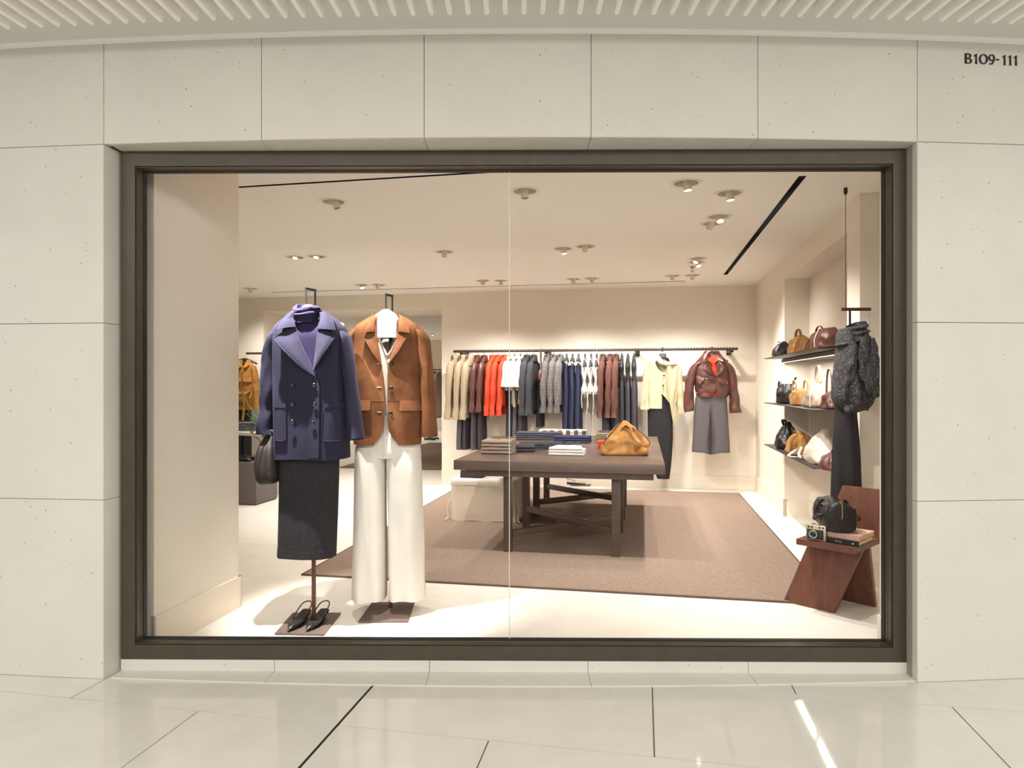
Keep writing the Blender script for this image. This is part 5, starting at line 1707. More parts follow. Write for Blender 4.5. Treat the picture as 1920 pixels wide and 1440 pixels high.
pile(2, on_table(1152, 832), .0, .14, .14, .040, G['lilac_cloth'], 'folded pale lilac shirt', 'folded clothes', 'folded lilac shirts on the table', 91, 'between olive shirts and tan bag', 2)
pile(1, on_table(1186, 829), .3, .26, .12, .045, G['olive_cloth'], 'rolled beige cloth', 'folded clothes', None, 95, 'behind the right side of the tan bag', 1, nm='folded_cloth')

# ---- bags: soft bodies lofted from a base to a gathered mouth
def softbag(nm, loc, rz, label, prof, m, wr=.01, seed=0, n=40, group=None, lean=(0, 0), pw=.62, freq=9.):
    """prof rows (z, half width x, half depth y)"""
    t = thing(nm, loc, rz, label, 'bag', group)
    prof = sorted(prof); top = prof[-1][0]; rows = []
    for i in range(26):
        z = top*i/25; hx, hy = interp(prof, z); q = z/top; r = []
        for k in range(n):
            a = 2*pi*k/n; c, s = cos(a), sin(a)
            x = hx*math.copysign(abs(c)**pw, c); y = hy*math.copysign(abs(s)**pw, s)
            f = wr*sin(min(1, q*1.15)*pi)**.5*(nz(c*1.6+seed, s*1.6, z*freq)+.55*nz(c*3.5, s*3.5+seed, z*freq*2.2)+.5*sin(k*2*pi/n*7+seed)*q)
            x += c*f*2; y += s*f*2
            r.append(V((x+lean[0]*q*q*top, y+lean[1]*q*q*top, z)))
        rows.append(r)
    c0 = [V((p.x*.6, p.y*.6, 0.0)) for p in rows[0]]
    for p in rows[0]: p.z = .0
    rows[0] = [V((p.x*.94, p.y*.94, 0)) for p in rows[0]]
    mb = MB(); mb.grid([c0]+rows, True, True, True)
    mb.build('bag_body', m, t)
    return t
def strap(t, pts, r, m, name='handle', flat=None, n=30):
    mb = MB(); mb.tube(resample([V(p) for p in pts], n), r, 8, ref=(0, 1, 0) if flat is None else flat, ry=r*.45)
    return mb.build(name, m, t)
# tan suede tote on the table: wide base, pinched ridge, one looping strap
sb = softbag('suede_tote', on_table(1175, 855)+V((0, .10, 0)), -.04, 'tan suede slouchy tote at the right front of the table', [(0, .195, .095), (.03, .198, .10), (.10, .175, .092), (.18, .118, .07), (.24, .066, .045), (.275, .03, .03), (.285, .012, .016)], G['suede_tan'], .017, 4, 56, None, (.0, .02), .6, 10.)
mb = MB(); mb.box((0, 0, .003), (.37, .19, .006), bev=.002); mb.build('bag_base', G['leather_brown_dark'], sb)
mb = MB(); mb.tube(resample([V((-.196, -.03, .01)), V((-.178, -.05, .10)), V((-.12, -.05, .18)), V((-.062, -.036, .245)), V((-.02, -.02, .285))], 24), .0035, 6); mb.build('edge_piping', G['leather_brown_dark'], sb)
lp = [V(q) for q in ((-.02, -.05, .235), (.015, -.078, .205), (.045, -.105, .16), (.08, -.128, .115), (.125, -.138, .085), (.165, -.135, .078), (.188, -.120, .098), (.178, -.105, .135), (.14, -.09, .175), (.095, -.065, .205), (.05, -.04, .225))]
o = MB().tube(resample(lp, 44), .010, 8, ref=(0, 1, 0), ry=.0048).build('strap', G['suede_tan'], sb)
MB().tube([q+V((0, -.006, .006)) for q in resample(lp, 44)], .0028, 5).build('strap_edge', G['leather_brown_dark'], o)
mb = MB(); mb.tube(resample([V((-.035, -.035, .19)), V((-.03, -.05, .225)), V((0, -.05, .25)), V((.035, -.048, .225)), V((.05, -.06, .19)), V((.06, -.085, .14))], 30), [.016]*30, 8, ref=(0, 1, 0), ry=.010); mb.build('gathered_fold', G['suede_tan'], sb)

# ---- linen covered cube with more folded clothes on it, shoe plate behind the table
ob = I(-1.53, 6.83)
ot = thing('covered_cube', ob+V((0, 0, RZ)), SHOP_ROT, 'cream linen covered cube seat under the table, left side', 'pouf')
W_, D_, H_ = .66, .72, .395
mb = MB(); rows = []
for i in range(13):
    q = i/12; z = H_*q; fl = 1+.02*(1-q)
    r = []
    for k in range(64):
        a = 2*pi*k/64; c, s = cos(a), sin(a)
        x = W_/2*fl*max(-1, min(1, 1.35*c)); y = D_/2*fl*max(-1, min(1, 1.35*s))
        x += .006*nz(x*6, y*6, z*6); y += .008*nz(x*5+3, y*5, z*5)
        r.append(V((x, y, z+(.004*sin(k) if i == 0 else 0)+.003)))
    rows.append(r)
mb.grid(rows, True, True, False); mb.build('skirt_cover', G['linen'], ot)
mb = MB(); rows = []
for dz, sc in ((-.045, 1.012), (-.02, 1.012), (.0, 1.008), (.010, .985), (.014, .94)):
    rows.append([V((W_/2*sc*max(-1, min(1, 1.35*cos(a))), D_/2*sc*max(-1, min(1, 1.35*sin(a))), H_+dz+.004*nz(cos(a)*3, sin(a)*3, dz*9))) for a in [2*pi*k/64 for k in range(64)]])
mb.grid(rows, True, False, True); mb.build('lid_cover', G['linen_light'], ot)
for sx in (-1, 1):
    mb = MB(); x = sx*(W_/2+.008)
    mb.tube(resample([V((x, -D_/2+.02, .20)), V((x+sx*.02, -D_/2+.01, .11)), V((x+sx*.01, -D_/2, .03)), V((x+sx*.035, -D_/2-.02, .008))], 14), .007, 6, ref=(0, 1, 0)); mb.build('tie', G['linen_light'], ot)
pile(3, ob+V((0, 0, H_+.027))+V((RX*-.14+DX*-.18, RY*-.14+DY*-.18, 0)), 0, .22, .20, .024, G['denim_dark'], 'folded dark blue jeans', 'folded clothes', 'folded jeans on the linen cube', 101, 'on the linen cube', 2, nm='folded_jeans')

def flat_shoe(nm, loc, rz, m, label, L=.25, group=None):
    t = thing(nm, loc, rz, label, 'shoe', group)
    st = [(-L*.5, .006, .006, .022), (-L*.44, .026, .005, .036), (-L*.3, .040, .005, .050), (-L*.1, .042, .006, .060), (L*.1, .036, .008, .066), (L*.3, .032, .010, .064), (L*.44, .030, .012, .066), (L*.5, .016, .014, .060)]
    mb = MB(); rows = []
    for y, hw, z0, z1 in st:
        r = []
        for k in range(14):
            a = 2*pi*k/14; c, s = cos(a), sin(a)
            z = (z0+z1)/2+(z1-z0)/2*math.copysign(abs(s)**.7, s)
            if y > -L*.12 and s > .3: z -= (z1-z0)*.5*s*(1 if y < L*.45 else .2)
            r.append(V((hw*math.copysign(abs(c)**.8, c), y, z)))
        rows.append(r)
    mb.grid(rows, True, True, True); mb.build('upper', m, t)
    mb = MB(); rows = [[V((-hw*1.05, y, 0)), V((hw*1.05, y, 0)), V((hw*1.05, y, z0+.003)), V((-hw*1.05, y, z0+.003))] for y, hw, z0, z1 in st]
    mb.grid(rows, True, True, True); mb.build('sole', G['leather_black'], t)
    mb = MB(); mb.tube(resample([V((-.036, L*.0, .05)), V((-.034, L*.3, .062)), V((0, L*.52, .07)), V((.034, L*.3, .062)), V((.036, 0, .05))], 16), .003, 6, ref=(0, 0, 1)); mb.build('top_binding', G['leather_black'], t)
    return t
def shoe_plate(loc, rz, label, w=.26, d=.30):
    t = thing('shoe_plate', loc, rz, label, 'display plate')
    mb = MB(); mb.box((0, 0, .0055), (w, d, .010), bev=.002); mb.build('plate', G['plate_metal'], t)
    mb = MB()
    for sx in (-1, 1):
        for sy in (-1, 1): mb.lathe([(.010, -.0006), (.010, .001)], 10, Matrix.Translation((sx*w*.4, sy*d*.4, 0)))
    mb.build('foot', G['black_metal'], t)
pl = I(.02, 8.93)
for px in (1083,):
    Y = F*H/(910-720)+.05; pp = V(((px-960)*Y/F, Y, 0))
    shoe_plate(pp+V((.05, .02, .001)), SHOP_ROT, 'dark shoe plate on the floor behind the table')
    flat_shoe('flat_shoe', pp+V((-.02, .0, .0125)), SHOP_ROT+radians(82), G['leather_cream'], 'cream ballet flat with black binding behind the table, nearer one', .25, 'cream flats behind the table')
    flat_shoe('flat_shoe', pp+V((.0, .12, .0125)), SHOP_ROT+radians(82), G['leather_cream'], 'cream ballet flat with black binding behind the table, farther one', .25, 'cream flats behind the table')

# ================================================================ NICHE SHELVES WITH BAGS
def shelf(nm, z, th, label, lit=False):
    t = thing(nm, I((1.22+1.66)/2, 6.33, z), SHOP_ROT, label, 'shelf')
    def lc(a, b, zz): return V((a-1.44, b-6.33, zz))
    mb = MB(); mb.box(lc(1.44, 6.335, -.004), (.438, 2.03, .008), bev=.001); mb.build('shelf_board', G['dark_metal'], t)
    mb = MB(); mb.box(lc(1.54, 6.275, -.008-th/2), (.235, 2.16, th)); mb.build('carrier', G['plate_metal'], t)
    if lit:
        mb = MB(); mb.box(lc(1.405, 6.275, -.010-th*.5), (.03, 2.16, th*.9)); mb.build('light_profile', G['dark_metal'], t)
        mb = MB(); mb.box(lc(1.405, 6.275, -.0115-th*.96), (.009, 2.1, .003)); mb.build('light_strip', G['strip_glow'], t)
    return t
SZ = (1.612, 1.162, .737)
shelf('wall_shelf', SZ[0], .035, 'top dark metal shelf in the wall niche with a light strip below', True)
shelf('wall_shelf', SZ[1], .006, 'middle dark metal shelf in the wall niche')
shelf('wall_shelf', SZ[2], .006, 'lowest dark metal shelf in the wall niche')
d_ = area_light('shelf_light', I(1.405, 6.28, SZ[0]-.06), (0, 0, -TH), .02, 2.0, 13, WARM)
def on_shelf(px, a, k):
    Y = Ya(px, a); _, b = ab(px, Y); return I(a, b, SZ[k]+.0006)
RS = SHOP_ROT-pi/2     # bag front (-y) faces the room
def scale_prof(w, d, h, shape):
    return [(h*q, w/2*a, d/2*b) for q, a, b in shape]
SH_SLOUCH = [(0, .86, .9), (.08, 1, 1), (.4, .92, .92), (.7, .66, .7), (.9, .36, .4), (1, .14, .2)]
SH_BUCKET = [(0, .86, .88), (.1, 1, 1), (.5, .98, .96), (.85, .82, .7), (1, .7, .42)]
SH_DOME = [(0, .9, .92), (.08, 1, 1), (.45, .98, .92), (.75, .78, .64), (.92, .5, .36), (1, .24, .16)]
SH_TRI = [(0, .85, .9), (.1, 1, 1), (.35, .9, .92), (.65, .55, .66), (.88, .25, .36), (1, .12, .2)]
def loop(t, x0, x1, y, z0, h, r, m, name='handle'):
    pts = [(x0, y, z0), (lerp(x0, x1, .08), y, z0+h*.6), (lerp(x0, x1, .3), y, z0+h*.95), ((x0+x1)/2, y, z0+h), (lerp(x0, x1, .7), y, z0+h*.95), (lerp(x0, x1, .92), y, z0+h*.6), (x1, y, z0)]
    return strap(t, pts, r, m, name)
BG = 'bags on the niche shelves'
def bag(px, a, k, w, d, h, sh, m, label, wr=.010, seed=0, rz=0, lean=(0, 0), nm='leather_bag'):
    return softbag(nm, on_shelf(px, a, k), RS+rz, label, scale_prof(w, d, h, sh), G[m], wr, seed, 40, BG, lean)
# top shelf
t = bag(1466, 1.34, 0, .24, .15, .155, SH_SLOUCH, 'leather_black', 'small black slouchy leather bag at the far end of the top shelf', .012, 1, 0, (.15, .1))
mb = MB(); mb.tube(resample([V((-.02, -.03, .13)), V((-.07, -.07, .07)), V((-.09, -.075, .02))], 12), .004, 6); mb.build('strap', G['leather_black'], t)
mb = MB(); mb.lathe([(.008, 0), (.012, .006), (.006, .012)], 12, Matrix.Translation((.02, -.03, .14))); mb.build('clasp', G['chrome'], t)
t = bag(1501, 1.37, 0, .30, .17, .17, SH_DOME, 'suede_tan', 'tan suede bag with upright loop in the middle of the top shelf', .014, 2, .1, nm='suede_bag')
loop(t, -.07, .07, -.02, .13, .09, .012, G['suede_tan']); mb = MB(); mb.tube(resample([V((.08, -.088, .02)), V((.085, -.085, .07)), V((.07, -.06, .13))], 12), .003, 6); mb.build('zip', G['zip_gold'], t)
t = bag(1549, 1.38, 0, .36, .19, .16, SH_BUCKET, 'leather_wine', 'wine brown leather duffel at the near end of the top shelf', .012, 3, .05, nm='leather_duffel')
loop(t, -.09, .09, -.05, .12, .06, .008, G['leather_wine']); loop(t, -.09, .09, .05, .12, .05, .008, G['leather_wine'])
mb = MB(); mb.tube(resample([V((-.17, -.05, .11)), V((-.20, -.09, .06)), V((-.19, -.12, .01))], 10), .005, 6); mb.build('strap', G['leather_black'], t)
strap(t, [(.05, -.098, .02), (.055, -.1, .08), (.05, -.07, .15)], .004, G['leather_cream'], 'seam', n=12)
# middle shelf
t = bag(1474, 1.34, 1, .26, .17, .19, SH_BUCKET, 'leather_black', 'black leather bucket bag at the far end of the middle shelf', .010, 4)
loop(t, -.10, .01, -.05, .16, .055, .008, G['leather_black']); strap(t, [(.05, .05, .18), (.07, .06, .22), (.09, .07, .25)], .010, G['leather_black'], n=10)
t = bag(1501, 1.36, 1, .28, .16, .145, SH_BUCKET, 'suede_tan', 'tan top-handle bag beside the black bucket bag on the middle shelf', .009, 5, nm='suede_bag')
loop(t, -.09, .07, -.05, .12, .10, .007, G['suede_tan']); loop(t, -.07, .09, .04, .12, .10, .007, G['suede_tan'])
mb = MB(); mb.box((.03, -.078, .115), (.03, .006, .016), bev=.002); mb.build('clasp', G['chrome'], t)
strap(t, [(-.10, -.083, .01), (-.10, -.083, .07), (-.09, -.075, .12)], .004, G['leather_black'], 'piping', n=10)
t = bag(1532, 1.37, 1, .40, .19, .24, SH_TRI, 'leather_beige', 'tall beige hobo bag with raised strap on the middle shelf', .014, 6, .05, (.14, .08), nm='hobo_bag')
loop(t, -.03, .09, .0, .20, .13, .013, G['leather_beige']); strap(t, [(.13, -.09, .01), (.12, -.085, .10), (.07, -.05, .20)], .004, G['leather_cream'], 'piping', n=12)
t = bag(1563, 1.40, 1, .24, .16, .14, SH_SLOUCH, 'leather_wine', 'small wine leather bag behind the beige hobo, near end of the middle shelf', .012, 7)
loop(t, -.08, .08, -.03, .10, .20, .007, G['leather_wine'])
# lowest shelf
t = bag(1474, 1.34, 2, .30, .19, .255, SH_TRI, 'leather_black', 'tall black slouchy leather bag at the far end of the lowest shelf', .014, 8, 0, (.10, .06))
strap(t, [(.0, -.02, .22), (.03, -.04, .265), (.07, -.03, .275), (.06, 0, .23)], .012, G['leather_black'], n=14)
mb = MB(); mb.tube([V((.04, -.05, .20)), V((.07, -.055, .21)), V((.08, -.05, .19))], .005, 6); mb.build('buckle', G['chrome'], t)
t = bag(1501, 1.35, 2, .34, .20, .20, SH_DOME, 'suede_tan', 'round tan suede bag with a strap on the lowest shelf', .016, 9, nm='suede_bag')
strap(t, [(.06, -.02, .19), (.11, -.09, .15), (.12, -.105, .07), (.10, -.105, .01)], .012, G['suede_tan'], 'strap', n=18); strap(t, [(-.10, .0, .17), (-.02, -.05, .20), (.06, -.03, .20), (.12, .0, .16)], .008, G['suede_tan'], n=18)
t = bag(1540, 1.36, 2, .46, .20, .265, SH_TRI, 'leather_cream', 'big soft cream hobo bag with loose strap on the lowest shelf', .015, 10, .08, (.12, .08), nm='hobo_bag')
strap(t, [(-.20, -.04, .04), (-.24, -.12, .02), (-.33, -.15, .02), (-.40, -.11, .035), (-.40, -.05, .07), (-.33, -.05, .09), (-.26, -.09, .045), (-.18, -.10, .02)], .011, G['leather_cream'], 'strap', n=40)
t = bag(1561, 1.33, 2, .26, .15, .125, SH_SLOUCH, 'leather_wine', 'small wine leather pouch with gathered top at the near end of the lowest shelf', .012, 11)
strap(t, [(-.06, -.078, .01), (-.05, -.07, .06), (-.01, -.03, .115)], .004, G['leather_cream'], 'zip', n=12); loop(t, -.03, .05, 0, .10, .045, .005, G['leather_black'])

# ================================================================ OUTFIT HANGING FROM THE CEILING, RIGHT
HY = 4.42
hp = P(1585.5, 350, HY)
hd = thing('ceiling_hanger', (hp.x, hp.y, CZ), 0, 'dark hanging bar on a thin ceiling wire at the right window end', 'hanging bar')
mb = MB(); mb.lathe([(.010, 0), (.012, -.004), (.012, -.03), (.006, -.045)], 14, Matrix.Translation((0, 0, 0))); mb.build('ceiling_anchor', G['black_metal'], hd)
zb_ = H-(580-720)*HY/F
mb = MB(); mb.tube([V((0, 0, -.02)), V((0, 0, zb_-CZ+.01))], .0022, 6); mb.build('wire', G['black_metal'], hd)
x0, x1 = (1578-960)*HY/F-hp.x, (1632-960)*HY/F-hp.x
mb = MB(); mb.box(((x0+x1)/2, 0, zb_-CZ), (x1-x0, .022, .020), bev=.002); mb.build('bar', G['walnut'], hd)
xh = (1593.5-960)*HY/F-hp.x
mb = MB(); mb.box((xh, 0, zb_-CZ-.055), (.010, .010, .10)); mb.build('drop_hook', G['black_metal'], hd)
mb = MB(); mb.tube([V((x1-.006, 0, zb_-CZ)), V((x1-.012, .01, zb_-CZ-.10)), V((x1-.022, .02, zb_-CZ-.22))], .004, 6); mb.build('leather_cord', G['linen'], hd)
# knotted grey sweater with a fallen cowl
SW = Frm(HY, 1400, 560, 4.236)
sx = SW(845, 600)[0]
sw2 = thing('draped_sweater', (sx, HY, 1.3), 0, 'grey flecked knit sweater knotted and draped on the hanging bar', 'sweater')
rows = []
for cy, xl, xr, d in ((240, 742, 940, .06), (300, 720, 960, .085), (400, 716, 978, .10), (520, 700, 992, .11), (650, 690, 992, .115), (760, 686, 985, .12), (830, 705, 965, .115), (880, 740, 930, .09), (900, 790, 890, .05)):
    a, z = SW(xl, cy); b, _ = SW(xr, cy); rows.append((z, a, b, d))
def df(x, z): return .020*sin((x-sx)*60+z*5+2*nz(x*5, z*4, 3))+.022*nz(x*12, 5, z*4)
TD = Torso(rows, HY, 2.2, df); TD.mb(46, 64).build('body', G['melange'], sw2, world=True)
c, z = SW(838, 290)
mb = MB()
rows = []
for k in range(34):         # cowl: a wide tube of knit fallen into slanting folds
    q = k/33; cy = lerp(352, 205, q); zc = SW(0, cy)[1]
    rr = lerp(.104, .068, q**.8)+.010*sin(q*17)
    cxx = c+lerp(-.004, .012, q)
    r = []
    for n_ in range(44):
        a = 2*pi*n_/44
        w = .005*sin(q*20+a*2)+.010*nz(cos(a)*1.7, sin(a)*1.7, q*4)
        r.append(V((cxx+(rr+w)*cos(a), HY-.02+(rr+w)*.82*sin(a), zc+.030*cos(a-.5)*(1-q*.3)-.02*(1-q)*sin(a))))
    rows.append(r)
inn = [V((lerp(p.x, c, .25), lerp(p.y, HY, .25), p.z-.03)) for p in rows[-1]]
mb.grid(rows+[inn], True, True, True)
mb.build('cowl_neck', G['melange'], sw2, world=True)
def knit_tube(name, pts, rr, off, sd, depth=None):
    path = [V((SW(x, y)[0], TD.fy(*SW(x, y))-off, SW(x, y)[1])) for x, y in pts]
    sleeve(path, rr, [r*.7 for r in rr], 18, 30, .012, sd, .02, 16).build(name, G['melange'], sw2, world=True)
knit_tube('sleeve', [(880, 320), (868, 400), (862, 500), (872, 600), (900, 690), (950, 775)], [.022, .036, .038, .036, .034, .032], .024, 3)
knit_tube('sleeve', [(930, 320), (942, 420), (948, 540), (952, 650), (958, 770)], [.018, .026, .026, .024, .024], .020, 5)
knit_tube('tied_fold', [(760, 330), (775, 430), (762, 560), (750, 700), (745, 800)], [.02, .028, .026, .028, .022], .008, 7)
path = [V((SW(x, y)[0], HY-.10+.02*k, SW(x, y)[1])) for k, (x, y) in enumerate([(735, 868), (780, 872), (830, 830), (880, 805), (925, 830), (920, 880)])]
sleeve(path, [.020, .030, .032, .036, .034, .024], [.022, .034, .036, .036, .034, .022], 16, 30, .012, 9, .02, 16).build('knotted_hem', G['melange'], sw2, world=True)
TD.patch([SW(776, 762), SW(798, 768), SW(822, 762)], [SW(776, 744), SW(798, 750), SW(822, 744)], lambda u, v: .006, 8, 4, .006).build('pocket_rib', G['melange'], sw2, world=True)
bt = thing('black_trousers', (sx, HY, .2), 0, 'long black wide trousers hanging below the grey knotted sweater', 'trousers')
rows = []
for cy, xl, xr, d in ((780, 745, 890, .075), (900, 728, 880, .08), (1200, 712, 900, .085), (1440, 704, 908, .09), (1900, 695, 925, .095)):
    a, z = SW(xl, cy); b, _ = SW(xr, cy); rows.append((z, a, b, d))
Torso(rows, HY+.03, 2.3, lambda x, z: .012*sin((x-sx)*70+z)+.012*nz(x*11, 3, z*2)).mb(34, 48).build('trouser_body', G['black_cloth'], bt, world=True)

# ================================================================ PLANK CHAIR WITH BOOKS, CAMERA AND DUFFEL
e1 = V((.68, -.73, 0)).normalized(); e2 = V((.73, .68, 0)).normalized()
S0 = V((1.709, 4.105, 0))                    # front left corner of the seat
ch = thing('plank_chair', S0, math.atan2(e1.y, e1.x), 'reddish brown oak chair of slanted planks by the right window edge', 'chair')
ZS = .42
# local axes: x along the seat front, y into the seat
def slab(name, pts, off):
    mb = MB(); pts = [V(p) for p in pts]; off = V(off)
    mb.add(pts+[p+off for p in pts], [(0, 1, 2, 3), (7, 6, 5, 4), (0, 4, 5, 1), (1, 5, 6, 2), (2, 6, 7, 3), (3, 7, 4, 0)])
    return mb.build(name, G['chair_wood'], ch, angle=0)
SWD, SDP = .335, .43
slab('seat', [(0, 0, ZS), (SWD, 0, ZS), (SWD, SDP, ZS), (0, SDP, ZS)], (0, 0, -.034))
slab('front_plank', [(-.115+.0, .075, 0.0), (.190, .075, 0.0), (SWD-.012, .155, ZS-.034), (.012, .155, ZS-.034)], (.0, .034, 0))
slab('rear_plank', [(.02, SDP-.06, 0), (SWD-.02, SDP-.06, 0), (SWD-.01, .24, ZS-.034), (.03, .24, ZS-.034)], (0, .034, 0))
slab('backrest', [(.015, SDP-.06, ZS), (SWD, SDP-.06, ZS), (SWD+.03, SDP+.0, ZS+.285), (.10, SDP+.0, ZS+.285)], (0, .034, 0))
CHR = math.atan2(e1.y, e1.x)
def cl_(x, y, z): return S0+e1*x+e2*y+V((0, 0, z))
def book(loc, rz, w, d, h, m, label, txt=None):
    t = thing('book', loc, rz, label, 'book', 'books on the plank chair')
    mb = MB(); mb.box((0, .002, h/2), (w-.010, d-.008, h-.007)); mb.build('pages', G['paper'], t, angle=0)
    mb = MB(); mb.box((0, 0, .0017), (w, d, .0034)); mb.box((0, 0, h-.0017), (w, d, .0034)); mb.box((0, -d/2+.0017, h/2), (w, .0034, h-.006)); mb.build('cover', G[m], t, angle=0)
    return t
def word(parent, pts_fn, letters, h, m):
    """flat letters from straight strokes on a book spine"""
    SEG = {'S': [(1,1,0,1),(0,1,0,.5),(0,.5,1,.5),(1,.5,1,0),(1,0,0,0)], 'T': [(0,1,1,1),(.5,1,.5,0)], 'Y': [(0,1,.5,.5),(1,1,.5,.5),(.5,.5,.5,0)], 'L': [(0,1,0,0),(0,0,1,0)], 'E': [(0,0,0,1),(0,1,1,1),(0,.5,.8,.5),(0,0,1,0)], 'O': [(0,0,0,1),(0,1,1,1),(1,1,1,0),(1,0,0,0)], 'F': [(0,0,0,1),(0,1,1,1),(0,.5,.8,.5)]}
    x = 0
    for ch_ in letters:
        if ch_ == ' ': x += h*.6; continue
        mb = MB()
        for a, b, c, d in SEG[ch_]:
            p, q = pts_fn(x+a*h*.6, b*h), pts_fn(x+c*h*.6, d*h)
            mb.tube([p, q], .0007, 4)
        mb.build('letter', G[m], parent, angle=0); x += h*.95
bk1 = book(cl_(.19, .155, ZS+.0006), CHR+radians(1), .30, .23, .030, 'book_black', 'black book with printed spine, lower of the two on the plank chair')
word(bk1, lambda x, z: V((.02+x, -.116, .011+z)), 'STYLE', .008, 'print_white')
mb = MB(); mb.lathe([(.004, 0), (.005, .001)], 10, Matrix.Translation((.118, -.1155, .015)) @ Matrix.Rotation(pi/2, 4, 'X')); mb.build('emblem', G['print_white'], bk1)
bk2 = book(cl_(.20, .165, ZS+.0312), CHR-radians(1), .29, .22, .030, 'book_pink', 'dusty pink book, upper of the two on the plank chair')
word(bk2, lambda x, z: V((-.08+x, -.111, .010+z)), 'OF STYLE', .012, 'print_white')
# black leather duffel on the books
dz_ = ZS+.0318+.030
db = thing('black_duffel', cl_(.155, .17, dz_), CHR+radians(38), 'shiny black leather duffel with gold zip on the books', 'bag')
mb = MB(); rows = []
Lb = .27
for i in range(26):
    q = i/25; y = -Lb/2+Lb*q
    sag = -.035*sin(pi*q)**1.5
    r = []
    for k in range(36):
        a = 2*pi*k/36; c, s = cos(a), sin(a)
        hx = .088*(1+.10*sin(pi*q)); hz = .088
        x = hx*math.copysign(abs(c)**.62, c); z = .088+hz*math.copysign(abs(s)**.62, s)
        if s > 0: x *= 1-.28*s; z += sag*s
        f = .012*nz(c*2, s*2, q*7)+.006*nz(c*5, s*5, q*16)
        r.append(V((x*(1+f*4*(.3+sin(pi*q))), y, max(.0, z+f*(1 if z > .03 else 0)))))
    rows.append(r)
def inset(r, k, dy): 
    cz = .085
    return [V((p.x*k, p.y+dy, cz+(p.z-cz)*k)) for p in r]
rows = [inset(rows[0], .82, -.012)]+[inset(rows[0], .95, -.008)]+rows+[inset(rows[-1], .95, .008), inset(rows[-1], .82, .012)]
mb.grid(rows, True, True, True); mb.build('bag_body', G['leather_black'], db)
zp = [V((0, -Lb/2-.014, .085)), V((0, -Lb/2-.014, .13)), V((0, -Lb/2-.006, .168)), V((0, -Lb/2+.03, .177)), V((0, -.03, .146)), V((0, .03, .146)), V((0, Lb/2-.03, .175))]
MB().tube(resample(zp, 30), .0045, 6).build('zip', G['zip_gold'], db)
for sxx in (-1, 1): MB().tube([p+V((sxx*.016, 0, -.001)) for p in resample(zp, 30)], .0022, 5).build('zip_seam', G['leather_black'], db)
mb = MB(); mb.box((0, -Lb/2-.014, .075), (.026, .006, .022), bev=.002); mb.build('zip_tab', G['leather_black'], db)
for sxx in (-1, 1):
    MB().tube(resample([V((sxx*.085, -.075, .10)), V((sxx*.115, -.08, .085)), V((sxx*.125, -.05, .06)), V((sxx*.118, 0, .07)), V((sxx*.08, .02, .15)), V((sxx*.06, .0, .172)), V((sxx*.08, .05, .13)), V((sxx*.09, .08, .10))], 34), .006, 8).build('handle', G['leather_black'], db)
for sxx in (-1, 1):
    MB().tube([V((sxx*.074, -Lb/2-.009, z)) for z in (.02, .07, .12, .15)], .003, 6).build('piping', G['leather_black'], db)
# instant camera
cm = thing('instant_camera', cl_(.105, .040, ZS+.0006), CHR+radians(8), 'small silver and black retro instant camera at the chair edge', 'camera')
mb = MB(); mb.box((0, 0, .048), (.112, .036, .092), bev=.005); mb.build('case', G['camera_silver'], cm)
mb = MB(); mb.box((-.004, -.0185, .038), (.094, .003, .058), bev=.001); mb.build('leather_panel', G['camera_leather'], cm)
Mx = Matrix.Translation((-.012, -.019, .040)) @ Matrix.Rotation(pi/2, 4, 'X')
mb = MB(); mb.lathe([(.026, 0), (.026, .012), (.024, .016), (.019, .016), (.018, .010)], 28, Mx); mb.build('lens_ring', G['chrome'], cm)
mb = MB(); mb.lathe([(.018, .008), (.016, .012), (.010, .013), (.006, .014)], 24, Mx); mb.build('lens', G['lens_glass'], cm)
for x, m_ in ((-.040, 'lens_glass'), (-.022, 'lens_glass'), (.008, 'chrome'), (.022, 'lens_glass'), (.040, 'lens_glass')):
    mb = MB(); mb.lathe([(.0055 if abs(x) > .02 else .004, 0), (.0055 if abs(x) > .02 else .004, .002)], 12, Matrix.Translation((x, -.0178, .081)) @ Matrix.Rotation(pi/2, 4, 'X')); mb.build('window' if m_ == 'lens_glass' else 'flash', G[m_], cm)
mb = MB(); mb.box((.0565, 0, .045), (.002, .006, .05)); mb.build('side_slot', G['gasket'], cm)
mb = MB(); mb.lathe([(.012, .0), (.012, .005), (.010, .006)], 16, Matrix.Translation((-.02, 0, .094))); mb.build('dial', G['chrome'], cm)
mb = MB(); mb.box((.028, 0, .0955), (.03, .016, .004), bev=.001); mb.build('hot_shoe', G['lens_dark'], cm)

# ================================================================ LEFT: DISPLAY BEYOND THE COLUMN
pa, pb = -4.214, 6.91
pn = thing('display_plinth', I(-4.56, 7.135), SHOP_ROT, 'dark grey square plinth behind the left column', 'plinth')
mb = MB(); mb.box((0, 0, .242), (.69, .45, .462), bev=.003); mb.build('block', G['plinth_paint'], pn)
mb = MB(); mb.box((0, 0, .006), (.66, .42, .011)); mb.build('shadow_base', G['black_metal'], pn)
for dx, lab in ((-.02, 'nearer one'), (.10, 'farther one')):
    p = P(458, 720, 7.55); q = I(*ab(458, 7.50), .4735)
    flat_shoe('loafer', I(-4.46+dx*.4, 7.06+dx*1.2, .4735), SHOP_ROT+radians(75), G['leather_black'], 'black loafer on the dark plinth, '+lab+' of the pair', .26, 'black loafers on the plinth')
rtp = P(512, 806, 9.3); rtp = V((-3.38, 9.3, 0)); 
rt = thing('round_table', rtp, 0, 'white round pedestal table behind the purple coat sleeve', 'table')
mb = MB(); mb.lathe([(.0, .672), (.36, .672), (.395, .682), (.40, .70), (.395, .716), (.37, .722), (.0, .722)][1:-1], 48); mb.build('tabletop', G['white_lacquer'], rt)
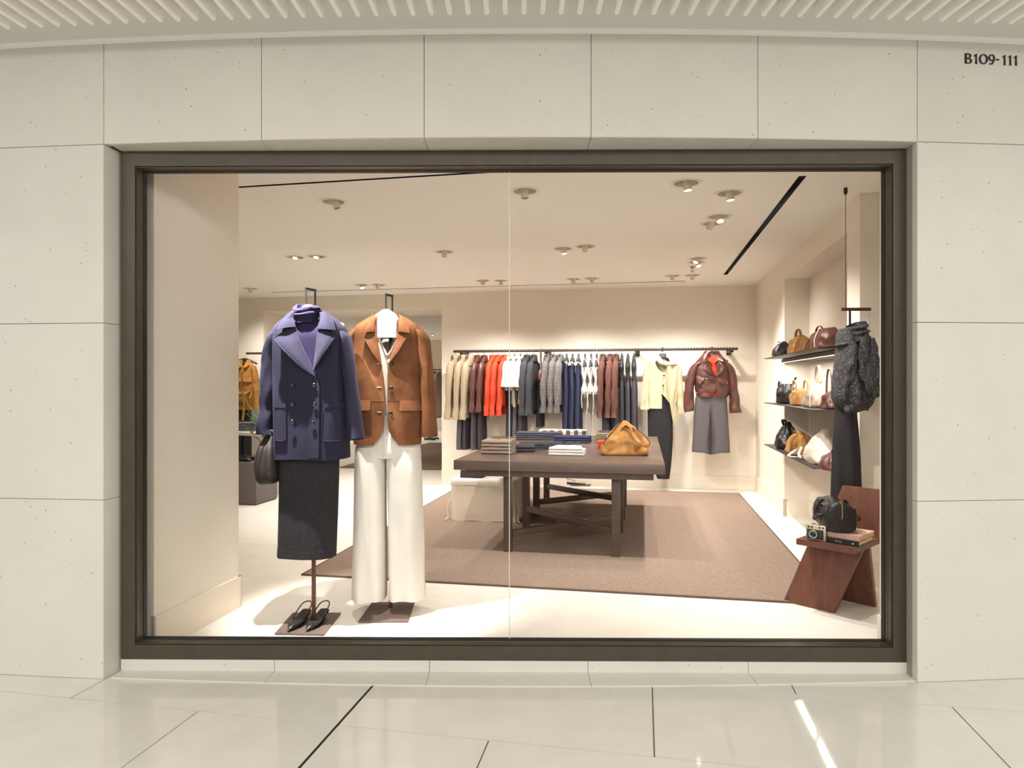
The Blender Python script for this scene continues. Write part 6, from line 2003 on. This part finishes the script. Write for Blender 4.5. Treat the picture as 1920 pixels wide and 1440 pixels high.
mb = MB(); mb.lathe([(.20, .001), (.20, .012), (.05, .03), (.035, .08), (.035, .60), (.06, .672)], 28); mb.build('pedestal', G['white_lacquer'], rt)
pile(2, V((-3.53, 9.17, .7225)), .15, .25, .24, .058, G['knit_grey'], 'folded grey knit', 'folded clothes', 'grey knits on the round table', 111, 'on the white round table', 2, nm='folded_knit')
# yellow suede jackets on a second rail
toothed_rail('clothes_rail', -5.6+.9, aR(462), (), 'short dark toothed rail on the left end of the back wall', 8.85)
mb = MB()
FY = wall_frame(463, 8.78, 3.27, 540, 430)
def yellow(px, label, scale=1.0):
    t = thing('suede_overshirt', loc_of(px, 8.78), SHOP_ROT, label, 'jacket', 'mustard suede overshirts')
    rw = mkrows(FY, ((440, 75, 130, .05), (470, 60, 145, .07), (500, 50, 158, .08), (600, 48, 162, .09), (690, 50, 160, .085), (745, 52, 158, .09)))
    fr = mkfront(FY, ((440, 88, 120), (480, 98, 108), (520, 102, 104), (745, 103, 105)))
    T = Torso(rw, 0, 2.3, lambda x, z: .010*nz(x*10, 4, z*5), fr); T.mb(30, 50).build('body', G['mustard'], t)
    mksleeve(FY, [((58, 480), 10), ((48, 520), 18), ((40, 600), 20), ((44, 660), 20), ((60, 700), 18)], G['mustard'], t, 1)
    mksleeve(FY, [((150, 480), 10), ((160, 520), 18), ((168, 600), 20), ((172, 690), 20), ((172, 745), 20)], G['mustard'], t, 2)
    T.patch(wp(FY, [(84, 440), (82, 462), (102, 480)]), wp(FY, [(74, 448), (66, 470), (84, 492)]), lambda u, v: .02+.02*v, 10, 5, .006).build('collar', G['mustard'], t)
    T.patch(wp(FY, [(124, 440), (126, 462), (106, 480)]), wp(FY, [(132, 448), (142, 470), (126, 492)]), lambda u, v: .02+.02*v, 10, 5, .006).build('collar', G['mustard'], t)
    for x0, x1 in ((56, 98), (110, 156)):
        T.patch(wp(FY, [(x0, 572), ((x0+x1)/2, 578), (x1, 574)]), wp(FY, [(x0, 545), ((x0+x1)/2, 545), (x1, 545)]), lambda u, v: .010+.014*(1-v), 8, 5, .005).build('pocket_flap', G['mustard'], t)
    mb = MB()
    for pts in ([(75, 640), (105, 650), (140, 640)], [(120, 648), (155, 630), (150, 670), (120, 655)], [(118, 652), (90, 690), (85, 660), (116, 645)], [(112, 655), (118, 720), (112, 810)], [(122, 655), (140, 720), (150, 740)]):
        mb.tube(resample([V((FY(x, y)[0], T.fy(*FY(x, y))-.03, FY(x, y)[1])) for x, y in pts], 14), .018, 8, ry=.008)
    mb.build('tied_belt', G['mustard'], t)
    for y in (520, 560, 600):
        a, z = FY(105, y); button(T, a, z, .007, 'button', G['button_black'], t, .006)
    return t
yellow(463, 'mustard suede overshirt with tied belt, nearest the purple coat on the left rail')
yellow(443, 'mustard suede overshirt half hidden by the left column')
for px, lab in ((457, 'black trousers below the mustard overshirt nearest the purple coat'), (440, 'black trousers below the mustard overshirt beside the column')):
    t = thing('black_trousers', loc_of(px, 8.82), SHOP_ROT, lab, 'trousers', 'black trousers under the mustard overshirts')
    FT = wall_frame(457, 8.82, 3.27, 540, 430)
    for x0, x1 in ((52, 86), (88, 124)):
        rw = mkrows(FT, ((700, x0, x1, .06), (900, x0-1, x1, .07), (1040, x0-2, x1, .075)))
        Torso(rw, .03, 2.3, lambda x, z: .008*nz(x*14, 3, z*3)).mb(20, 28).build('trouser_leg', G['black_cloth'], t)
    rw = mkrows(FT, ((640, 56, 120, .06), (730, 52, 124, .07))); Torso(rw, .03, 2.4).mb(8, 30).build('seat', G['black_cloth'], t)
for px, lab in ((463, 'dark hanger holding the mustard overshirt nearest the purple coat'), (443, 'dark hanger holding the mustard overshirt beside the column')):
    t = thing('clothes_hanger', I(aR(px, RB), RB, ZR), SHOP_ROT, lab, 'hanger', 'hangers on the back rail')
    mb = MB(); mb.tube(resample([V((0, .014, .0)), V((0, 0, .020)), V((0, -.014, .0)), V((0, -.03, -.03)), V((0, -.06, -.07))], 16), .0026, 6); mb.build('hook', G['steel'], t)
    mb = MB(); mb.tube(resample([V((-.19, -.06, -.15)), V((-.08, -.06, -.10)), V((0, -.06, -.08)), V((.08, -.06, -.10)), V((.19, -.06, -.15))], 16), .014, 8, ref=(0, 1, 0)); mb.build('shoulder', G['hanger_grey'], t)
# tall plant in a pale planter behind the coat
pp = V((-3.0, 8.42, 0))
pt = thing('potted_plant', pp, 0, 'leafy green plant in a square pale planter behind the purple coat', 'plant')
mb = MB(); mb.box((.03, 0, .117), (.26, .26, .232), bev=.006); mb.build('planter', G['planter'], pt)
mb = MB(); mb.box((.03, 0, .228), (.22, .22, .012)); mb.build('soil', G['leather_brown_dark'], pt)
rnd = random.Random(3); mbl = MB(); mbs = MB()
for k in range(26):
    a = rnd.uniform(0, 2*pi); hh_ = rnd.uniform(.5, 1.08); sp = rnd.uniform(.06, .30)
    tip = V((.03+sp*cos(a)-.10, sp*sin(a), .23+hh_))
    path = resample([V((.03, 0, .22)), V((.03+sp*.3*cos(a), sp*.3*sin(a), .25+hh_*.5)), tip], 10)
    mbs.tube(path, .003, 4)
    for i in range(3, 10):
        p = path[i]
        for s_ in (-1, 1):
            b = a+s_*rnd.uniform(.6, 1.6); L = rnd.uniform(.035, .06); w = L*.28
            d = V((cos(b), sin(b), rnd.uniform(-.1, .6))).normalized(); n_ = d.cross(V((0, 0, 1))).normalized()*w
            m_ = p+d*L*.5
            mbl.add([p, m_+n_+V((0, 0, .004)), p+d*L, m_-n_+V((0, 0, .004)), m_-V((0, 0, .004))], [(0, 1, 4), (1, 2, 4), (2, 3, 4), (3, 0, 4)])
mbs.build('stems', G['leaf'], pt)
o = mbl.build('foliage', G['leaf'], pt, fix=False); o['kind'] = 'stuff'

# ================================================================ FAR ROOM THROUGH THE PASSAGE
fr_ = thing('far_rug', I(-3.85, 12.65), SHOP_ROT, 'second brown rug in the room beyond the passage', 'rug')
mb = MB(); mb.box((0, 0, .007), (1.9, 4.7, .012), bev=.003); mb.build('woven_field', G['rug'], fr_)
mb = MB(); mb.box((0, -2.35, .007), (1.9, .016, .0135), bev=.002); mb.build('bound_edge', G['rug_edge'], fr_)
FRB = 18.4
def aF(px): return ab(px, Yb(px, FRB))[0]
t = thing('clothes_rail', I((aF(780)+aF(850))/2, FRB, 1.75), SHOP_ROT, 'dark rail on the far wall of the room beyond the passage', 'clothes rail')
mb = MB(); mb.box((0, 0, 0), (aF(850)-aF(780), .025, .03), bev=.003); mb.build('bar', G['dark_metal'], t)
mb = MB()
for sx in (-.4, .4): mb.box((sx*(aF(850)-aF(780)), .29, -.02), (.05, .58, .02))
mb.build('bracket', G['dark_metal'], t)
def far(px, proto, what, cat, key):
    p = USED[key] if key in USED else None
    if p is None: p = proto(); USED[key] = p; t = p
    else: t = copy_tree(p)
    t.location = I(aF(px), FRB, 1.75); t.rotation_euler = (0, 0, pi/2-TH-.3); tag(t, what, cat, 'clothes in the far room'); return t
far(812, None, 'dark blazer on the far room rail, seen past the suede sleeve', 'jacket', 'charcoal_blazer')
far(815.5, None, 'second dark blazer on the far room rail', 'jacket', 'charcoal_blazer')
far(819, None, 'white shirt on the far room rail', 'shirt', 'white_shirt')
far(823, None, 'white shirt on the far room rail, beside the brown coat', 'shirt', 'white_shirt')
far(819.5, g_trousers('blue_jeans', 1.35, .16, .035, G['denim_blue'], .6, .5), 'light blue jeans on the far room rail', 'trousers', 'bj')
far(827, g_jacket('brown_coat', 1.3, .21, .042, G['taupe_cloth'], .8, .06, 9, 'high'), 'long taupe coat on the far room rail', 'coat', 'bc')
q = I(*ab(806, F*H/(826-720)), .0155)
flat_shoe('loafer', q+V((0, 0, 0)), SHOP_ROT+radians(80), G['leather_black'], 'black loafer on the far room floor, nearer one', .30, 'black loafers in the far room')
flat_shoe('loafer', q+V((.06, .25, 0)), SHOP_ROT+radians(80), G['leather_black'], 'black loafer on the far room floor, farther one', .30, 'black loafers in the far room')
# ceiling sprinkler
sp_ = ceil_pt(1298, 500)
t = thing('sprinkler', (sp_.x, sp_.y, CZ), 0, 'small copper sprinkler head in the ceiling at the back right', 'sprinkler')
mb = MB(); mb.lathe([(.030, .0), (.032, -.004), (.014, -.008), (.010, -.02)], 18); mb.build('escutcheon', G['copper'], t)
for s_ in (-1, 1): MB().tube(resample([V((s_*.008, 0, -.018)), V((s_*.016, 0, -.035)), V((s_*.004, 0, -.052))], 8), .0025, 6).build('arm', G['copper'], t)
mb = MB(); mb.lathe([(.004, -.05), (.018, -.054), (.018, -.057)], 14); mb.build('deflector', G['copper'], t)
